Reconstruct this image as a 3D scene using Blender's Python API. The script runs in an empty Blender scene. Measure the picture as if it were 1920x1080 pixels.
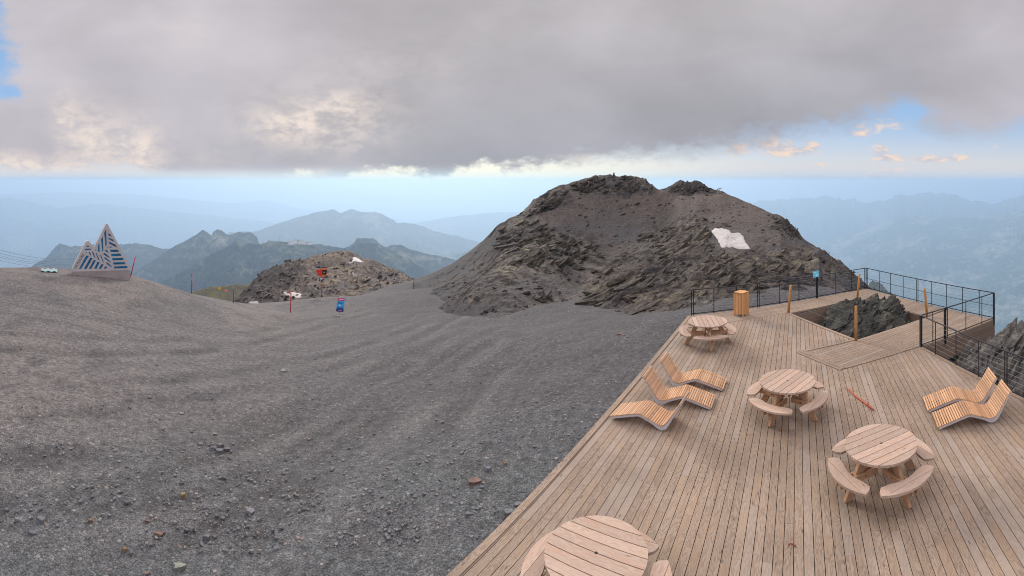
import bpy, math, random
import numpy as np
from mathutils import Vector, Matrix

R = math.radians
SC = bpy.context.scene
COL = SC.collection
SC.render.engine = 'CYCLES'

# ---------------------------------------------------------------- survey
# the photograph is a cylindrical panorama: 870 px per radian, horizon on row 338,
# taken from a mast 5.5 m above the deck (z = 0 is the top of the deck boards).
F, YH, XC, HC = 870.0, 338.0, 960.0, 5.5
def az(px): return (px - XC) / F
def at(px, py, z=0.0):
    d = F * (HC - z) / (py - YH); a = az(px)
    return Vector((d * math.sin(a), d * math.cos(a), z))
def at_d(px, py, d):
    a = az(px)
    return Vector((d * math.sin(a), d * math.cos(a), HC - d * (py - YH) / F))

# ---------------------------------------------------------------- numpy noise
_rng = np.random.RandomState(7)
_perm = _rng.permutation(256); _perm = np.concatenate([_perm, _perm, _perm])
_g3 = _rng.normal(size=(256, 3)); _g3 /= np.linalg.norm(_g3, axis=1)[:, None]
def perlin(x, y, z=0.0):
    x = np.asarray(x, float); y = np.asarray(y, float); z = np.zeros_like(x) + z
    xi = np.floor(x).astype(int); yi = np.floor(y).astype(int); zi = np.floor(z).astype(int)
    xf, yf, zf = x - xi, y - yi, z - zi
    def fade(t): return t * t * t * (t * (t * 6 - 15) + 10)
    u, v, w = fade(xf), fade(yf), fade(zf)
    def gr(dx, dy, dz):
        h = _perm[_perm[_perm[(xi + dx) & 255] + ((yi + dy) & 255)] + ((zi + dz) & 255)]
        g = _g3[h]
        return g[..., 0] * (xf - dx) + g[..., 1] * (yf - dy) + g[..., 2] * (zf - dz)
    def lerp(a, b, t): return a + (b - a) * t
    x00 = lerp(gr(0,0,0), gr(1,0,0), u); x10 = lerp(gr(0,1,0), gr(1,1,0), u)
    x01 = lerp(gr(0,0,1), gr(1,0,1), u); x11 = lerp(gr(0,1,1), gr(1,1,1), u)
    return lerp(lerp(x00, x10, v), lerp(x01, x11, v), w) * 1.6
def fbm(x, y, z=0.0, octv=5, gain=0.5, lac=2.03):
    s = 0.0; a = 1.0; t = 0.0
    for i in range(octv):
        s = s + a * perlin(x * lac**i + 17.3 * i, y * lac**i - 9.1 * i, z * lac**i + 3.7 * i); t += a; a *= gain
    return s / t
def ridged(x, y, z=0.0, octv=5, gain=0.5, lac=2.1):
    s = 0.0; a = 1.0; t = 0.0
    for i in range(octv):
        n = 1 - np.abs(perlin(x * lac**i + 5.3 * i, y * lac**i + 8.7 * i, z * lac**i)) * 2
        s = s + a * n; t += a; a *= gain
    return s / t
def sstep(a, b, x):
    t = np.clip((x - a) / (b - a), 0, 1); return t * t * (3 - 2 * t)

class RBF:
    """thin-plate surface through surveyed points (X, Y) -> z"""
    def __init__(self, pts, smooth=0.0):
        p = np.array(pts, float); self.s = 20.0
        self.xy = p[:, :2] / self.s; n = len(p)
        K = self.k(np.linalg.norm(self.xy[:, None] - self.xy[None], axis=2)) + np.eye(n) * smooth
        Q = np.hstack([np.ones((n, 1)), self.xy])
        A = np.block([[K, Q], [Q.T, np.zeros((3, 3))]])
        self.c = np.linalg.lstsq(A, np.concatenate([p[:, 2], np.zeros(3)]), rcond=None)[0]
    @staticmethod
    def k(r): return np.where(r > 1e-9, r * r * np.log(np.maximum(r, 1e-9)), 0.0)
    def __call__(self, X, Y):
        X = np.asarray(X, float); Y = np.asarray(Y, float); sh = X.shape
        if X.ndim == 2 and X.size > 20000:                       # smooth surface: sample every fourth point and interpolate
            i = np.unique(np.append(np.arange(0, sh[0], 4), sh[0] - 1)); j = np.unique(np.append(np.arange(0, sh[1], 4), sh[1] - 1))
            q = self(X[np.ix_(i, j)].ravel(), Y[np.ix_(i, j)].ravel()).reshape(len(i), len(j))
            def up(q, i, n):
                t = np.arange(n); k = np.clip(np.searchsorted(i, t, 'right') - 1, 0, len(i) - 2)
                f = ((t - i[k]) / (i[k + 1] - i[k]))[:, None]
                return q[k] * (1 - f) + q[k + 1] * f
            return up(up(q, i, sh[0]).T, j, sh[1]).T
        P = np.stack([X.ravel(), np.asarray(Y, float).ravel()], 1) / self.s
        out = np.empty(len(P)); n = len(self.xy)
        for i in range(0, len(P), 40000):
            q = P[i:i + 40000]
            r = np.linalg.norm(q[:, None] - self.xy[None], axis=2)
            out[i:i + 40000] = self.k(r) @ self.c[:n] + self.c[n] + q @ self.c[n + 1:]
        return out.reshape(sh)

# ---------------------------------------------------------------- object helpers
def tag(o, label=None, cat=None, group=None, kind=None):
    if label: o['label'] = label
    if cat: o['category'] = cat
    if group: o['group'] = group
    if kind: o['kind'] = kind
    return o
def empty(name, loc=(0, 0, 0), rz=0.0):
    o = bpy.data.objects.new(name, None); COL.objects.link(o)
    o.location = loc; o.rotation_euler = (0, 0, rz); o.empty_display_size = 0.2
    return o
def link_mesh(name, me, mat=None, parent=None):
    if mat: me.materials.append(mat)
    o = bpy.data.objects.new(name, me); COL.objects.link(o)
    if parent is not None: o.parent = parent
    return o
def copy_tree(o, parent=None):
    c = o.copy(); COL.objects.link(c)
    if parent is not None: c.parent = parent
    for ch in list(o.children): copy_tree(ch, c)
    return c
def grid_mesh(name, P, mat, smooth=True, kind=None, attrs=None, flip=False):
    """P: (rows, cols, 3) array of points"""
    n, m = P.shape[:2]
    me = bpy.data.meshes.new(name)
    idx = np.arange(n * m).reshape(n, m)
    q = np.stack([idx[:-1, :-1], idx[:-1, 1:], idx[1:, 1:], idx[1:, :-1]], -1).reshape(-1, 4)
    if flip: q = q[:, ::-1]
    me.vertices.add(n * m); me.vertices.foreach_set('co', P.reshape(-1).astype(np.float32))
    me.loops.add(q.size); me.loops.foreach_set('vertex_index', q.reshape(-1).astype(np.int32))
    me.polygons.add(len(q)); me.polygons.foreach_set('loop_start', np.arange(0, q.size, 4, dtype=np.int32))
    me.polygons.foreach_set('loop_total', np.full(len(q), 4, np.int32))
    me.update(calc_edges=True)
    if smooth: me.polygons.foreach_set('use_smooth', np.ones(len(q), bool))
    for k, v in (attrs or {}).items():
        a = me.attributes.new(k, 'FLOAT', 'POINT'); a.data.foreach_set('value', v.reshape(-1).astype(np.float32))
    me.validate()
    o = link_mesh(name, me, mat)
    if kind: o['kind'] = kind
    return o

class MB:
    """collects solids; every solid carries its own grain coordinates and a random tone"""
    def __init__(s, seed=1): s.v = []; s.f = []; s.g = []; s.t = []; s.sm = []; s.r = random.Random(seed)
    def add(s, verts, faces, grain=None, tone=None, smooth=False):
        b = len(s.v); tone = s.r.random() if tone is None else tone
        off = Vector((s.r.uniform(-40, 40), s.r.uniform(-40, 40), s.r.uniform(-40, 40)))
        for i, v in enumerate(verts):
            s.v.append(tuple(v)); g = Vector(grain[i]) if grain is not None else Vector(v)
            s.g.append(tuple(g + off)); s.t.append(tone)
        for f in faces: s.f.append(tuple(i + b for i in f)); s.sm.append(smooth)
        return b
    def prism(s, poly, z0, z1, M=None, axis=0, tone=None):
        """poly: 2-D outline (counter-clockwise), extruded z0..z1, moved by M; grain runs along axis"""
        n = len(poly)
        loc = [(x, y, z0) for x, y in poly] + [(x, y, z1) for x, y in poly]
        gr = [(p[0], p[1], p[2]) if axis == 0 else ((p[1], p[0], p[2]) if axis == 1 else (p[2], p[0], p[1])) for p in loc]
        vs = [M @ Vector(p) for p in loc] if M is not None else loc
        fs = [tuple(range(n - 1, -1, -1)), tuple(range(n, 2 * n))]
        fs += [(i, (i + 1) % n, n + (i + 1) % n, n + i) for i in range(n)]
        s.add(vs, fs, gr, tone)
    def box(s, c, size, M=None, axis=None, tone=None, rz=0.0, bev=0.0):
        """bevelled box; grain along its longest side"""
        sx, sy, sz = (d / 2 for d in size)
        if axis is None: axis = max(range(3), key=lambda i: size[i])
        b = min(bev, sx * .9, sy * .9, sz * .9)
        T = Matrix.Translation(c) @ Matrix.Rotation(rz, 4, 'Z')
        if M is not None: T = M @ T
        if b <= 0:
            loc = [(x, y, z) for z in (-sz, sz) for x, y in ((-sx, -sy), (sx, -sy), (sx, sy), (-sx, sy))]
            fs = [(3, 2, 1, 0), (4, 5, 6, 7), (0, 1, 5, 4), (1, 2, 6, 5), (2, 3, 7, 6), (3, 0, 4, 7)]
        else:
            def ring(x, y, z): return [(-x, -y, z), (x, -y, z), (x, y, z), (-x, y, z)]
            loc = []; 
            # octagonal outline, chamfered top and bottom
            def oc(x, y, k, z): return [(-x+k,-y,z),(x-k,-y,z),(x,-y+k,z),(x,y-k,z),(x-k,y,z),(-x+k,y,z),(-x,y-k,z),(-x,-y+k,z)]
            loc = oc(sx-b, sy-b, b*.3, -sz) + oc(sx, sy, b, -sz+b) + oc(sx, sy, b, sz-b) + oc(sx-b, sy-b, b*.3, sz)
            fs = [tuple(range(7, -1, -1)), tuple(range(24, 32))]
            for k in range(3):
                for i in range(8):
                    j = (i + 1) % 8; fs.append((k*8+i, k*8+j, (k+1)*8+j, (k+1)*8+i))
        perm = {0: (0, 1, 2), 1: (1, 0, 2), 2: (2, 0, 1)}[axis]
        gr = [(p[perm[0]], p[perm[1]], p[perm[2]]) for p in loc]
        s.add([T @ Vector(p) for p in loc], fs, gr, tone)
    def bar(s, a, b, w, h, up=(0, 0, 1), tone=None, bev=0.0):
        a, b = Vector(a), Vector(b); d = b - a; L = d.length; x = d / L
        u = Vector(up); y = u.cross(x)
        if y.length < 1e-4: y = Vector((0, 1, 0)).cross(x)
        y.normalize(); z = x.cross(y)
        M = Matrix((( x[0], y[0], z[0], (a[0]+b[0])/2), (x[1], y[1], z[1], (a[1]+b[1])/2), (x[2], y[2], z[2], (a[2]+b[2])/2), (0, 0, 0, 1)))
        s.box((0, 0, 0), (L, w, h), M, 0, tone, 0.0, bev)
    def tube(s, path, r, n=8, tone=None, cap=True):
        P = [Vector(p) for p in path]; rr = r if isinstance(r, (list, tuple)) else [r] * len(P)
        vs = []; fs = []; gr = []; L = 0
        up = None
        for i, p in enumerate(P):
            t = (P[min(i + 1, len(P) - 1)] - P[max(i - 1, 0)]).normalized()
            if up is None:
                up = Vector((0, 0, 1)) if abs(t.z) < .9 else Vector((1, 0, 0))
            a = (up - t * up.dot(t)).normalized(); b = t.cross(a); up = a
            if i: L += (p - P[i - 1]).length
            for k in range(n):
                c = 2 * math.pi * k / n
                vs.append(p + a * (math.cos(c) * rr[i]) + b * (math.sin(c) * rr[i])); gr.append((L, math.cos(c) * rr[i], math.sin(c) * rr[i]))
        for i in range(len(P) - 1):
            for k in range(n):
                j = (k + 1) % n; fs.append((i*n+k, i*n+j, (i+1)*n+j, (i+1)*n+k))
        s.add(vs, fs, gr, tone, smooth=True)
        if cap:
            b0 = len(s.v) - len(vs)
            s.f.append(tuple(b0 + k for k in range(n - 1, -1, -1))); s.sm.append(False)
            s.f.append(tuple(b0 + (len(P) - 1) * n + k for k in range(n))); s.sm.append(False)
    def build(s, name, mat, parent=None):
        me = bpy.data.meshes.new(name); me.from_pydata(s.v, [], s.f)
        me.polygons.foreach_set('use_smooth', s.sm)
        a = me.attributes.new('grain', 'FLOAT_VECTOR', 'POINT'); a.data.foreach_set('vector', np.array(s.g, np.float32).reshape(-1))
        a = me.attributes.new('tone', 'FLOAT', 'POINT'); a.data.foreach_set('value', np.array(s.t, np.float32))
        me.update()
        return link_mesh(name, me, mat, parent)

# ---------------------------------------------------------------- node helpers
class N:
    def __init__(s, tree): s.t = tree; s.n = tree.nodes; s.l = tree.links
    def new(s, kind, **kw):
        n = s.n.new(kind)
        for k, v in kw.items(): setattr(n, k, v)
        return n
    def put(s, sock, v):
        if v is None: return
        if hasattr(v, 'is_output'): s.l.new(v, sock)
        elif sock.type == 'RGBA' and isinstance(v, (tuple, list)) and len(v) == 3: sock.default_value = (*v, 1.0)
        else: sock.default_value = v
    def math(s, op, a, b=None, c=None, clamp=False):
        n = s.new('ShaderNodeMath', operation=op, use_clamp=clamp)
        s.put(n.inputs[0], a); s.put(n.inputs[1], b)
        if c is not None: s.put(n.inputs[2], c)
        return n.outputs[0]
    def vmath(s, op, a, b=None):
        n = s.new('ShaderNodeVectorMath', operation=op); s.put(n.inputs[0], a)
        if b is not None: s.put(n.inputs[3] if op == 'SCALE' else n.inputs[1], b)
        return n.outputs['Value'] if op in ('LENGTH', 'DISTANCE', 'DOT_PRODUCT') else n.outputs[0]
    def noise(s, vec, scale=1.0, detail=4.0, rough=0.5, dist=0.0, out='Fac', lac=2.0):
        n = s.new('ShaderNodeTexNoise'); s.put(n.inputs['Vector'], vec)
        n.inputs['Scale'].default_value = scale; n.inputs['Detail'].default_value = detail
        n.inputs['Roughness'].default_value = rough; n.inputs['Distortion'].default_value = dist
        n.inputs['Lacunarity'].default_value = lac
        return n.outputs[out]
    def voronoi(s, vec, scale=1.0, feature='F1', out='Distance', rnd=1.0):
        n = s.new('ShaderNodeTexVoronoi', feature=feature); s.put(n.inputs['Vector'], vec)
        n.inputs['Scale'].default_value = scale; n.inputs['Randomness'].default_value = rnd
        return n.outputs[out]
    def range(s, v, a, b, c=0.0, d=1.0, smooth=True):
        n = s.new('ShaderNodeMapRange', interpolation_type='SMOOTHSTEP' if smooth else 'LINEAR')
        s.put(n.inputs[0], v)
        for i, q in enumerate((a, b, c, d)): s.put(n.inputs[i + 1], q)
        return n.outputs[0]
    def mix(s, f, a, b, mode='MIX'):
        n = s.new('ShaderNodeMix', data_type='RGBA', blend_type=mode)
        s.put(n.inputs[0], f)
        for i, q in ((6, a), (7, b)):
            if isinstance(q, (tuple, list)): q = (*q[:3], 1.0)
            s.put(n.inputs[i], q)
        return n.outputs[2]
    def ramp(s, f, stops, interp='LINEAR'):
        n = s.new('ShaderNodeValToRGB'); s.put(n.inputs[0], f); e = n.color_ramp.elements
        n.color_ramp.interpolation = interp
        while len(e) < len(stops): e.new(0.5)
        for i, (p, c) in enumerate(stops): e[i].position = p; e[i].color = (*c[:3], 1.0)
        return n.outputs[0]
    def mapping(s, vec, scale=(1, 1, 1), rot=(0, 0, 0), loc=(0, 0, 0)):
        n = s.new('ShaderNodeMapping'); s.put(n.inputs[0], vec)
        n.inputs['Scale'].default_value = scale; n.inputs['Rotation'].default_value = rot; n.inputs['Location'].default_value = loc
        return n.outputs[0]
    def sep(s, vec):
        n = s.new('ShaderNodeSeparateXYZ'); s.put(n.inputs[0], vec); return n.outputs
    def comb(s, x, y, z):
        n = s.new('ShaderNodeCombineXYZ')
        for i, q in enumerate((x, y, z)): s.put(n.inputs[i], q)
        return n.outputs[0]
    def attr(s, name, out='Fac'):
        n = s.new('ShaderNodeAttribute'); n.attribute_name = name; return n.outputs[out]
    def pos(s): return s.new('ShaderNodeNewGeometry').outputs['Position']
    def obj(s): return s.new('ShaderNodeTexCoord').outputs['Object']
    def bump(s, h, strength=0.3, dist=0.02):
        n = s.new('ShaderNodeBump'); n.inputs['Strength'].default_value = strength; n.inputs['Distance'].default_value = dist
        s.put(n.inputs['Height'], h); return n.outputs[0]

def material(name):
    m = bpy.data.materials.new(name); m.use_nodes = True
    t = m.node_tree; b = t.nodes['Principled BSDF']
    return m, N(t), b
def set_bsdf(g, b, color, rough=0.6, normal=None, spec=0.3, metal=0.0):
    if isinstance(color, (tuple, list)): color = (*color[:3], 1.0)
    g.put(b.inputs['Base Color'], color); g.put(b.inputs['Roughness'], rough)
    b.inputs['Specular IOR Level'].default_value = spec; b.inputs['Metallic'].default_value = metal
    if normal is not None: g.put(b.inputs['Normal'], normal)
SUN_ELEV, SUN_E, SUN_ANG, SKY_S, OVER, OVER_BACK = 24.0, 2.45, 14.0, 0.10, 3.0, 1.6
HAZE_D, HAZE_COL, HAZE_G, HAZE_TOP = 1.45e-4, (0.60, 0.80, 1.0), 0.45, 18.0
# ================================================================ camera, sun, sky, air
cd = bpy.data.cameras.new('camera'); cd.type = 'PANO'
pan = cd.cycles if hasattr(cd, 'cycles') else cd
pan.panorama_type = 'CENTRAL_CYLINDRICAL'
pan.central_cylindrical_range_u_min = -960.0 / F; pan.central_cylindrical_range_u_max = 960.0 / F
pan.central_cylindrical_range_v_min = -(1080.0 - YH) / F; pan.central_cylindrical_range_v_max = YH / F
pan.central_cylindrical_radius = 1.0
cd.clip_start = 0.05; cd.clip_end = 120000.0
cam = bpy.data.objects.new('camera', cd); COL.objects.link(cam)
cam.location = (0, 0, HC); cam.rotation_euler = (R(90), 0, 0)
SC.camera = cam
SC.view_settings.view_transform = 'Standard'; SC.view_settings.look = 'None'
SC.view_settings.exposure = 0.0; SC.view_settings.gamma = 1.0
SC.cycles.max_bounces = 6; SC.cycles.diffuse_bounces = 3; SC.cycles.glossy_bounces = 2
SC.cycles.filter_width = 1.0
SC.cycles.volume_bounces = 3; SC.cycles.caustics_reflective = False; SC.cycles.caustics_refractive = False

SUN_AZ, SUN_EL = az(800), R(SUN_ELEV)
sd = bpy.data.lights.new('sun', 'SUN'); sd.energy = SUN_E; sd.angle = R(SUN_ANG); sd.color = (1.0, 0.93, 0.84)
so = bpy.data.objects.new('sun', sd); COL.objects.link(so)
S = Vector((math.sin(SUN_AZ) * math.cos(SUN_EL), math.cos(SUN_AZ) * math.cos(SUN_EL), math.sin(SUN_EL)))
so.rotation_euler = S.to_track_quat('Z', 'Y').to_euler(); so.location = S * 60

W = bpy.data.worlds.new('World'); SC.world = W; W.use_nodes = True
g = N(W.node_tree); g.n.clear()
D = g.new('ShaderNodeTexCoord').outputs['Generated']
dx, dy, dz = g.sep(D)
U = g.math('ARCTAN2', dx, dy)                                   # bearing
E = g.math('DIVIDE', dz, g.math('SQRT', g.math('ADD', g.math('MULTIPLY', dx, dx), g.math('MULTIPLY', dy, dy))))   # slope of the view line
E = g.math('MINIMUM', E, 6.0)
UE = g.comb(U, E, 0.0)
sky = g.new('ShaderNodeTexSky', sky_type='NISHITA'); sky.sun_disc = False
sky.sun_elevation = SUN_EL; sky.sun_rotation = SUN_AZ; sky.altitude = 2700
sky.air_density = 1.0; sky.dust_density = 1.5; sky.ozone_density = 1.0

def cu(px): return (px - XC) / F
def ce(py): return (YH - py) / F
def gauss(px, py, sx, sy):
    a = g.math('MULTIPLY', g.math('SUBTRACT', U, cu(px)), F / sx)
    b = g.math('MULTIPLY', g.math('SUBTRACT', E, ce(py)), F / sy)
    r = g.math('ADD', g.math('MULTIPLY', a, a), g.math('MULTIPLY', b, b))
    return g.math('EXPONENT', g.math('MULTIPLY', r, -1.0))
def gsum(items):
    out = None
    for px, py, sx, sy, k in items:
        q = g.math('MULTIPLY', gauss(px, py, sx, sy), k)
        out = q if out is None else g.math('ADD', out, q)
    return out
# --- height of the big cloud's base along the bearing
base = [(-900,120),(-300,250),(-60,322),(0,318),(60,330),(120,322),(200,308),(290,330),(350,336),(420,333),(500,338),(560,330),(620,337),(660,328),(720,318),(770,328),(800,333),(850,322),(880,316),(960,311),
        (1080,302),(1200,294),(1300,287),(1400,268),(1500,249),(1600,231),(1660,212),(1700,206),(1740,238),(1800,250),(1870,250),(1930,225),(2100,170),(2800,80)]
fc = g.new('ShaderNodeFloatCurve'); c = fc.mapping.curves[0]
U0, U1 = cu(-1700), cu(3700)
def nu(px): return (cu(px) - U0) / (U1 - U0)
pts = [(0.0, 0.62)] + [(nu(px), 0.5 + ce(py) ) for px, py in base] + [(1.0, 0.85)]
while len(c.points) < len(pts): c.points.new(0.5, 0.5)
for p, q in zip(c.points, pts): p.location = q; p.handle_type = 'AUTO_CLAMPED'
fc.mapping.update()
g.put(fc.inputs['Value'], g.range(U, U0, U1, 0, 1, smooth=False))
EB = g.math('SUBTRACT', fc.outputs[0], 0.5)
n_big = g.noise(g.mapping(UE, (2.6, 5.0, 1), loc=(3.1, 1.7, 0)), 1.0, 5, 0.5, 0.3)
n_edge = g.noise(g.mapping(UE, (13.0, 24.0, 1), loc=(0.4, 7.7, 0)), 1.0, 8, 0.62, 0.3)
n_fine = g.noise(g.mapping(UE, (34.0, 60.0, 1), loc=(9.4, 2.2, 0)), 1.0, 6, 0.6, 0.2)
h = g.math('SUBTRACT', E, EB)
h = g.math('ADD', h, g.math('MULTIPLY', g.math('SUBTRACT', n_edge, 0.5), 0.085))
h = g.math('ADD', h, g.math('MULTIPLY', g.math('SUBTRACT', n_fine, 0.5), 0.040))
h = g.math('SUBTRACT', h, gsum([(1712,206,44,14,0.05)]))
hole = g.math('ADD', gsum([(-22,112,58,88,1.0),(-30,8,40,30,.7),(26,172,34,16,.55)]), g.math('ADD', g.math('MULTIPLY', g.math('SUBTRACT', n_edge, 0.5), 1.3), g.math('MULTIPLY', g.math('SUBTRACT', n_fine, 0.5), .6)))
hole = g.math('MULTIPLY', g.range(hole, 0.25, 0.95, 0, 1), g.range(U, cu(110), cu(30), 0, 1))
soft = g.range(U, cu(900), cu(1350), 0.012, 0.034)
cloud = g.math('MULTIPLY', g.range(h, g.math('MULTIPLY', soft, -1.0), g.math('MULTIPLY', soft, 1.3), 0, 1), g.math('SUBTRACT', 1.0, hole))
# --- its shade: darker blue-grey above the base, paler and pinker higher up, a few thin bright places
up = g.range(g.math('SUBTRACT', E, EB), 0.0, 0.34, 0, 1)
ccol = g.mix(up, (0.40, 0.40, 0.445), (0.515, 0.49, 0.515))
left = g.range(U, cu(60), cu(900), 1, 0)
ccol = g.mix(g.math('MULTIPLY', left, 0.6), ccol, (0.64, 0.60, 0.655))
right = g.range(U, cu(1450), cu(1900), 0, 1)
ccol = g.mix(g.math('MULTIPLY', right, 0.55), ccol, (0.57, 0.53, 0.585))
sh = g.math('ADD', g.range(n_big, 0.25, 0.75, 0.88, 1.12), g.math('MULTIPLY', g.math('SUBTRACT', n_edge, 0.5), 0.09))
ccol = g.mix(1.0, ccol, g.comb(sh, sh, sh), 'MULTIPLY')
over = g.math('MAXIMUM', g.range(E, 0.42, 1.1, 1.0, OVER), g.range(g.math('ABSOLUTE', U), 1.25, 1.9, 1.0, OVER_BACK))   # unseen cloud overhead and behind brightened, added fill light for ground and haze
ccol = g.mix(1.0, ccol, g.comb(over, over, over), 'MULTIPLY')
glow = gsum([(600,222,125,46,0.75),(520,240,60,28,0.45),(650,190,45,22,0.35),(260,290,48,62,0.95),(170,262,50,60,0.75),(118,225,22,50,0.75),(100,325,90,22,0.85),(20,310,60,26,0.8),
             (350,60,70,40,0.14),(700,130,160,50,0.16),(585,325,34,12,0.75),(480,340,60,8,0.5),(690,318,20,8,0.35),(400,300,60,30,0.2),(1100,298,40,8,0.5),(640,270,80,25,0.28)])
glow = g.math('MULTIPLY', glow, g.range(g.math('ADD', g.math('MULTIPLY', n_edge, 0.6), g.math('MULTIPLY', n_fine, 0.4)), 0.38, 0.62, 0.25, 1.25))
glow = g.math('MINIMUM', glow, 1.0)
ccol = g.mix(glow, ccol, (0.85, 0.745, 0.68))
# --- the clear strip under it: Nishita sky, a pale warm glow low over the sunset, thin air near the horizon
low = g.math('EXPONENT', g.math('MULTIPLY', g.math('MAXIMUM', E, 0.0), -16.0))
warm = g.range(g.math('ABSOLUTE', g.math('SUBTRACT', U, cu(860))), 0.10, 0.75, 1, 0)
hcol = g.mix(warm, (0.78, 0.69, 0.66), (1.15, 1.03, 0.76))
side = g.mix(g.range(E, 0.0, 0.16, 0, 1), (0.60, 0.73, 0.88), (0.31, 0.55, 0.90))
# --- small sunlit puffs on the right
puffs = gsum([(1378,281,24,13,1),(1450,272,42,20,1),(1492,284,40,12,1),(1526,273,14,9,.9),(1618,251,16,13,1),(1652,236,40,14,.8),(1652,279,16,14,1),(1670,297,34,9,1),
              (1735,299,24,8,.9),(1790,298,42,9,1),(1872,275,12,7,.8),(1240,335,40,11,.75),(1382,341,36,11,.9),(1600,343,34,11,1),(1650,333,34,9,1),(1540,309,18,4,.8),(1533,331,13,6,.8),
              (1845,343,60,13,.95),(1760,352,50,8,.8),(1480,330,50,6,.5),(1700,320,60,7,.45)])
pf = g.math('ADD', puffs, g.math('MULTIPLY', g.math('SUBTRACT', g.math('ADD', g.math('MULTIPLY', n_fine, .65), g.math('MULTIPLY', n_edge, .35)), 0.5), 3.0))
pmask = g.math('MULTIPLY', g.range(pf, 0.20, 1.15, 0, 1), g.range(puffs, 0.08, 0.4, 0, 1))
pcol = g.mix(g.range(n_fine, 0.42, 0.6, 0, 1), (0.60, 0.58, 0.64), (0.93, 0.73, 0.60))
bg_n = g.new('ShaderNodeBackground'); g.put(bg_n.inputs[0], sky.outputs[0]); bg_n.inputs[1].default_value = SKY_S
def bg(col, s=1.0):
    b = g.new('ShaderNodeBackground'); g.put(b.inputs[0], col); b.inputs[1].default_value = s; return b.outputs[0]
def mixs(f, a, b):
    m = g.new('ShaderNodeMixShader'); g.put(m.inputs[0], f); g.put(m.inputs[1], a); g.put(m.inputs[2], b); return m.outputs[0]
s0 = mixs(0.72, bg_n.outputs[0], bg(side))
s0 = mixs(g.math('MULTIPLY', low, 0.92), s0, bg(hcol))
s0 = mixs(g.math('MULTIPLY', pmask, 0.9), s0, bg(pcol))
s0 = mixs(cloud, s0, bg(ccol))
s0 = mixs(g.math('MULTIPLY', g.range(E, 0.030, 0.004, 0, .8), g.range(U, cu(700), cu(400), 0, 1)), s0, bg((0.90, 0.80, 0.72)))
s0 = mixs(g.math('POWER', g.range(E, 0.042, 0.001, 0, 1, smooth=False), 2.2), s0, bg(g.mix(g.range(g.math('ABSOLUTE', g.math('SUBTRACT', U, cu(830))), 0.08, 0.85, 0, 1), (0.72, 0.93, 1.0), (0.45, 0.62, 0.83))))     # thin air thickening at the horizon
wo = g.new('ShaderNodeOutputWorld'); g.l.new(s0, wo.inputs[0])

# --- the air: even pale haze in one closed box round everything
def haze_box():
    L = 36000.0
    mb = MB(); mb.box((0, 4000, (HAZE_TOP - 3200) / 2), (2 * L, 2 * L, HAZE_TOP + 3200))
    o = mb.build('haze', None); tag(o, 'pale blue haze filling the valleys', 'haze', kind='stuff')
    m = bpy.data.materials.new('haze_air'); m.use_nodes = True; t = m.node_tree; t.nodes.clear()
    v = t.nodes.new('ShaderNodeVolumePrincipled'); out = t.nodes.new('ShaderNodeOutputMaterial')
    v.inputs['Color'].default_value = (*HAZE_COL, 1); v.inputs['Density'].default_value = HAZE_D
    v.inputs['Anisotropy'].default_value = HAZE_G
    for k in ('Density Attribute', 'Color Attribute', 'Temperature Attribute'): v.inputs[k].default_value = ''
    t.links.new(v.outputs[0], out.inputs['Volume'])
    o.data.materials.append(m)
if HAZE_D > 0: haze_box()
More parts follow.
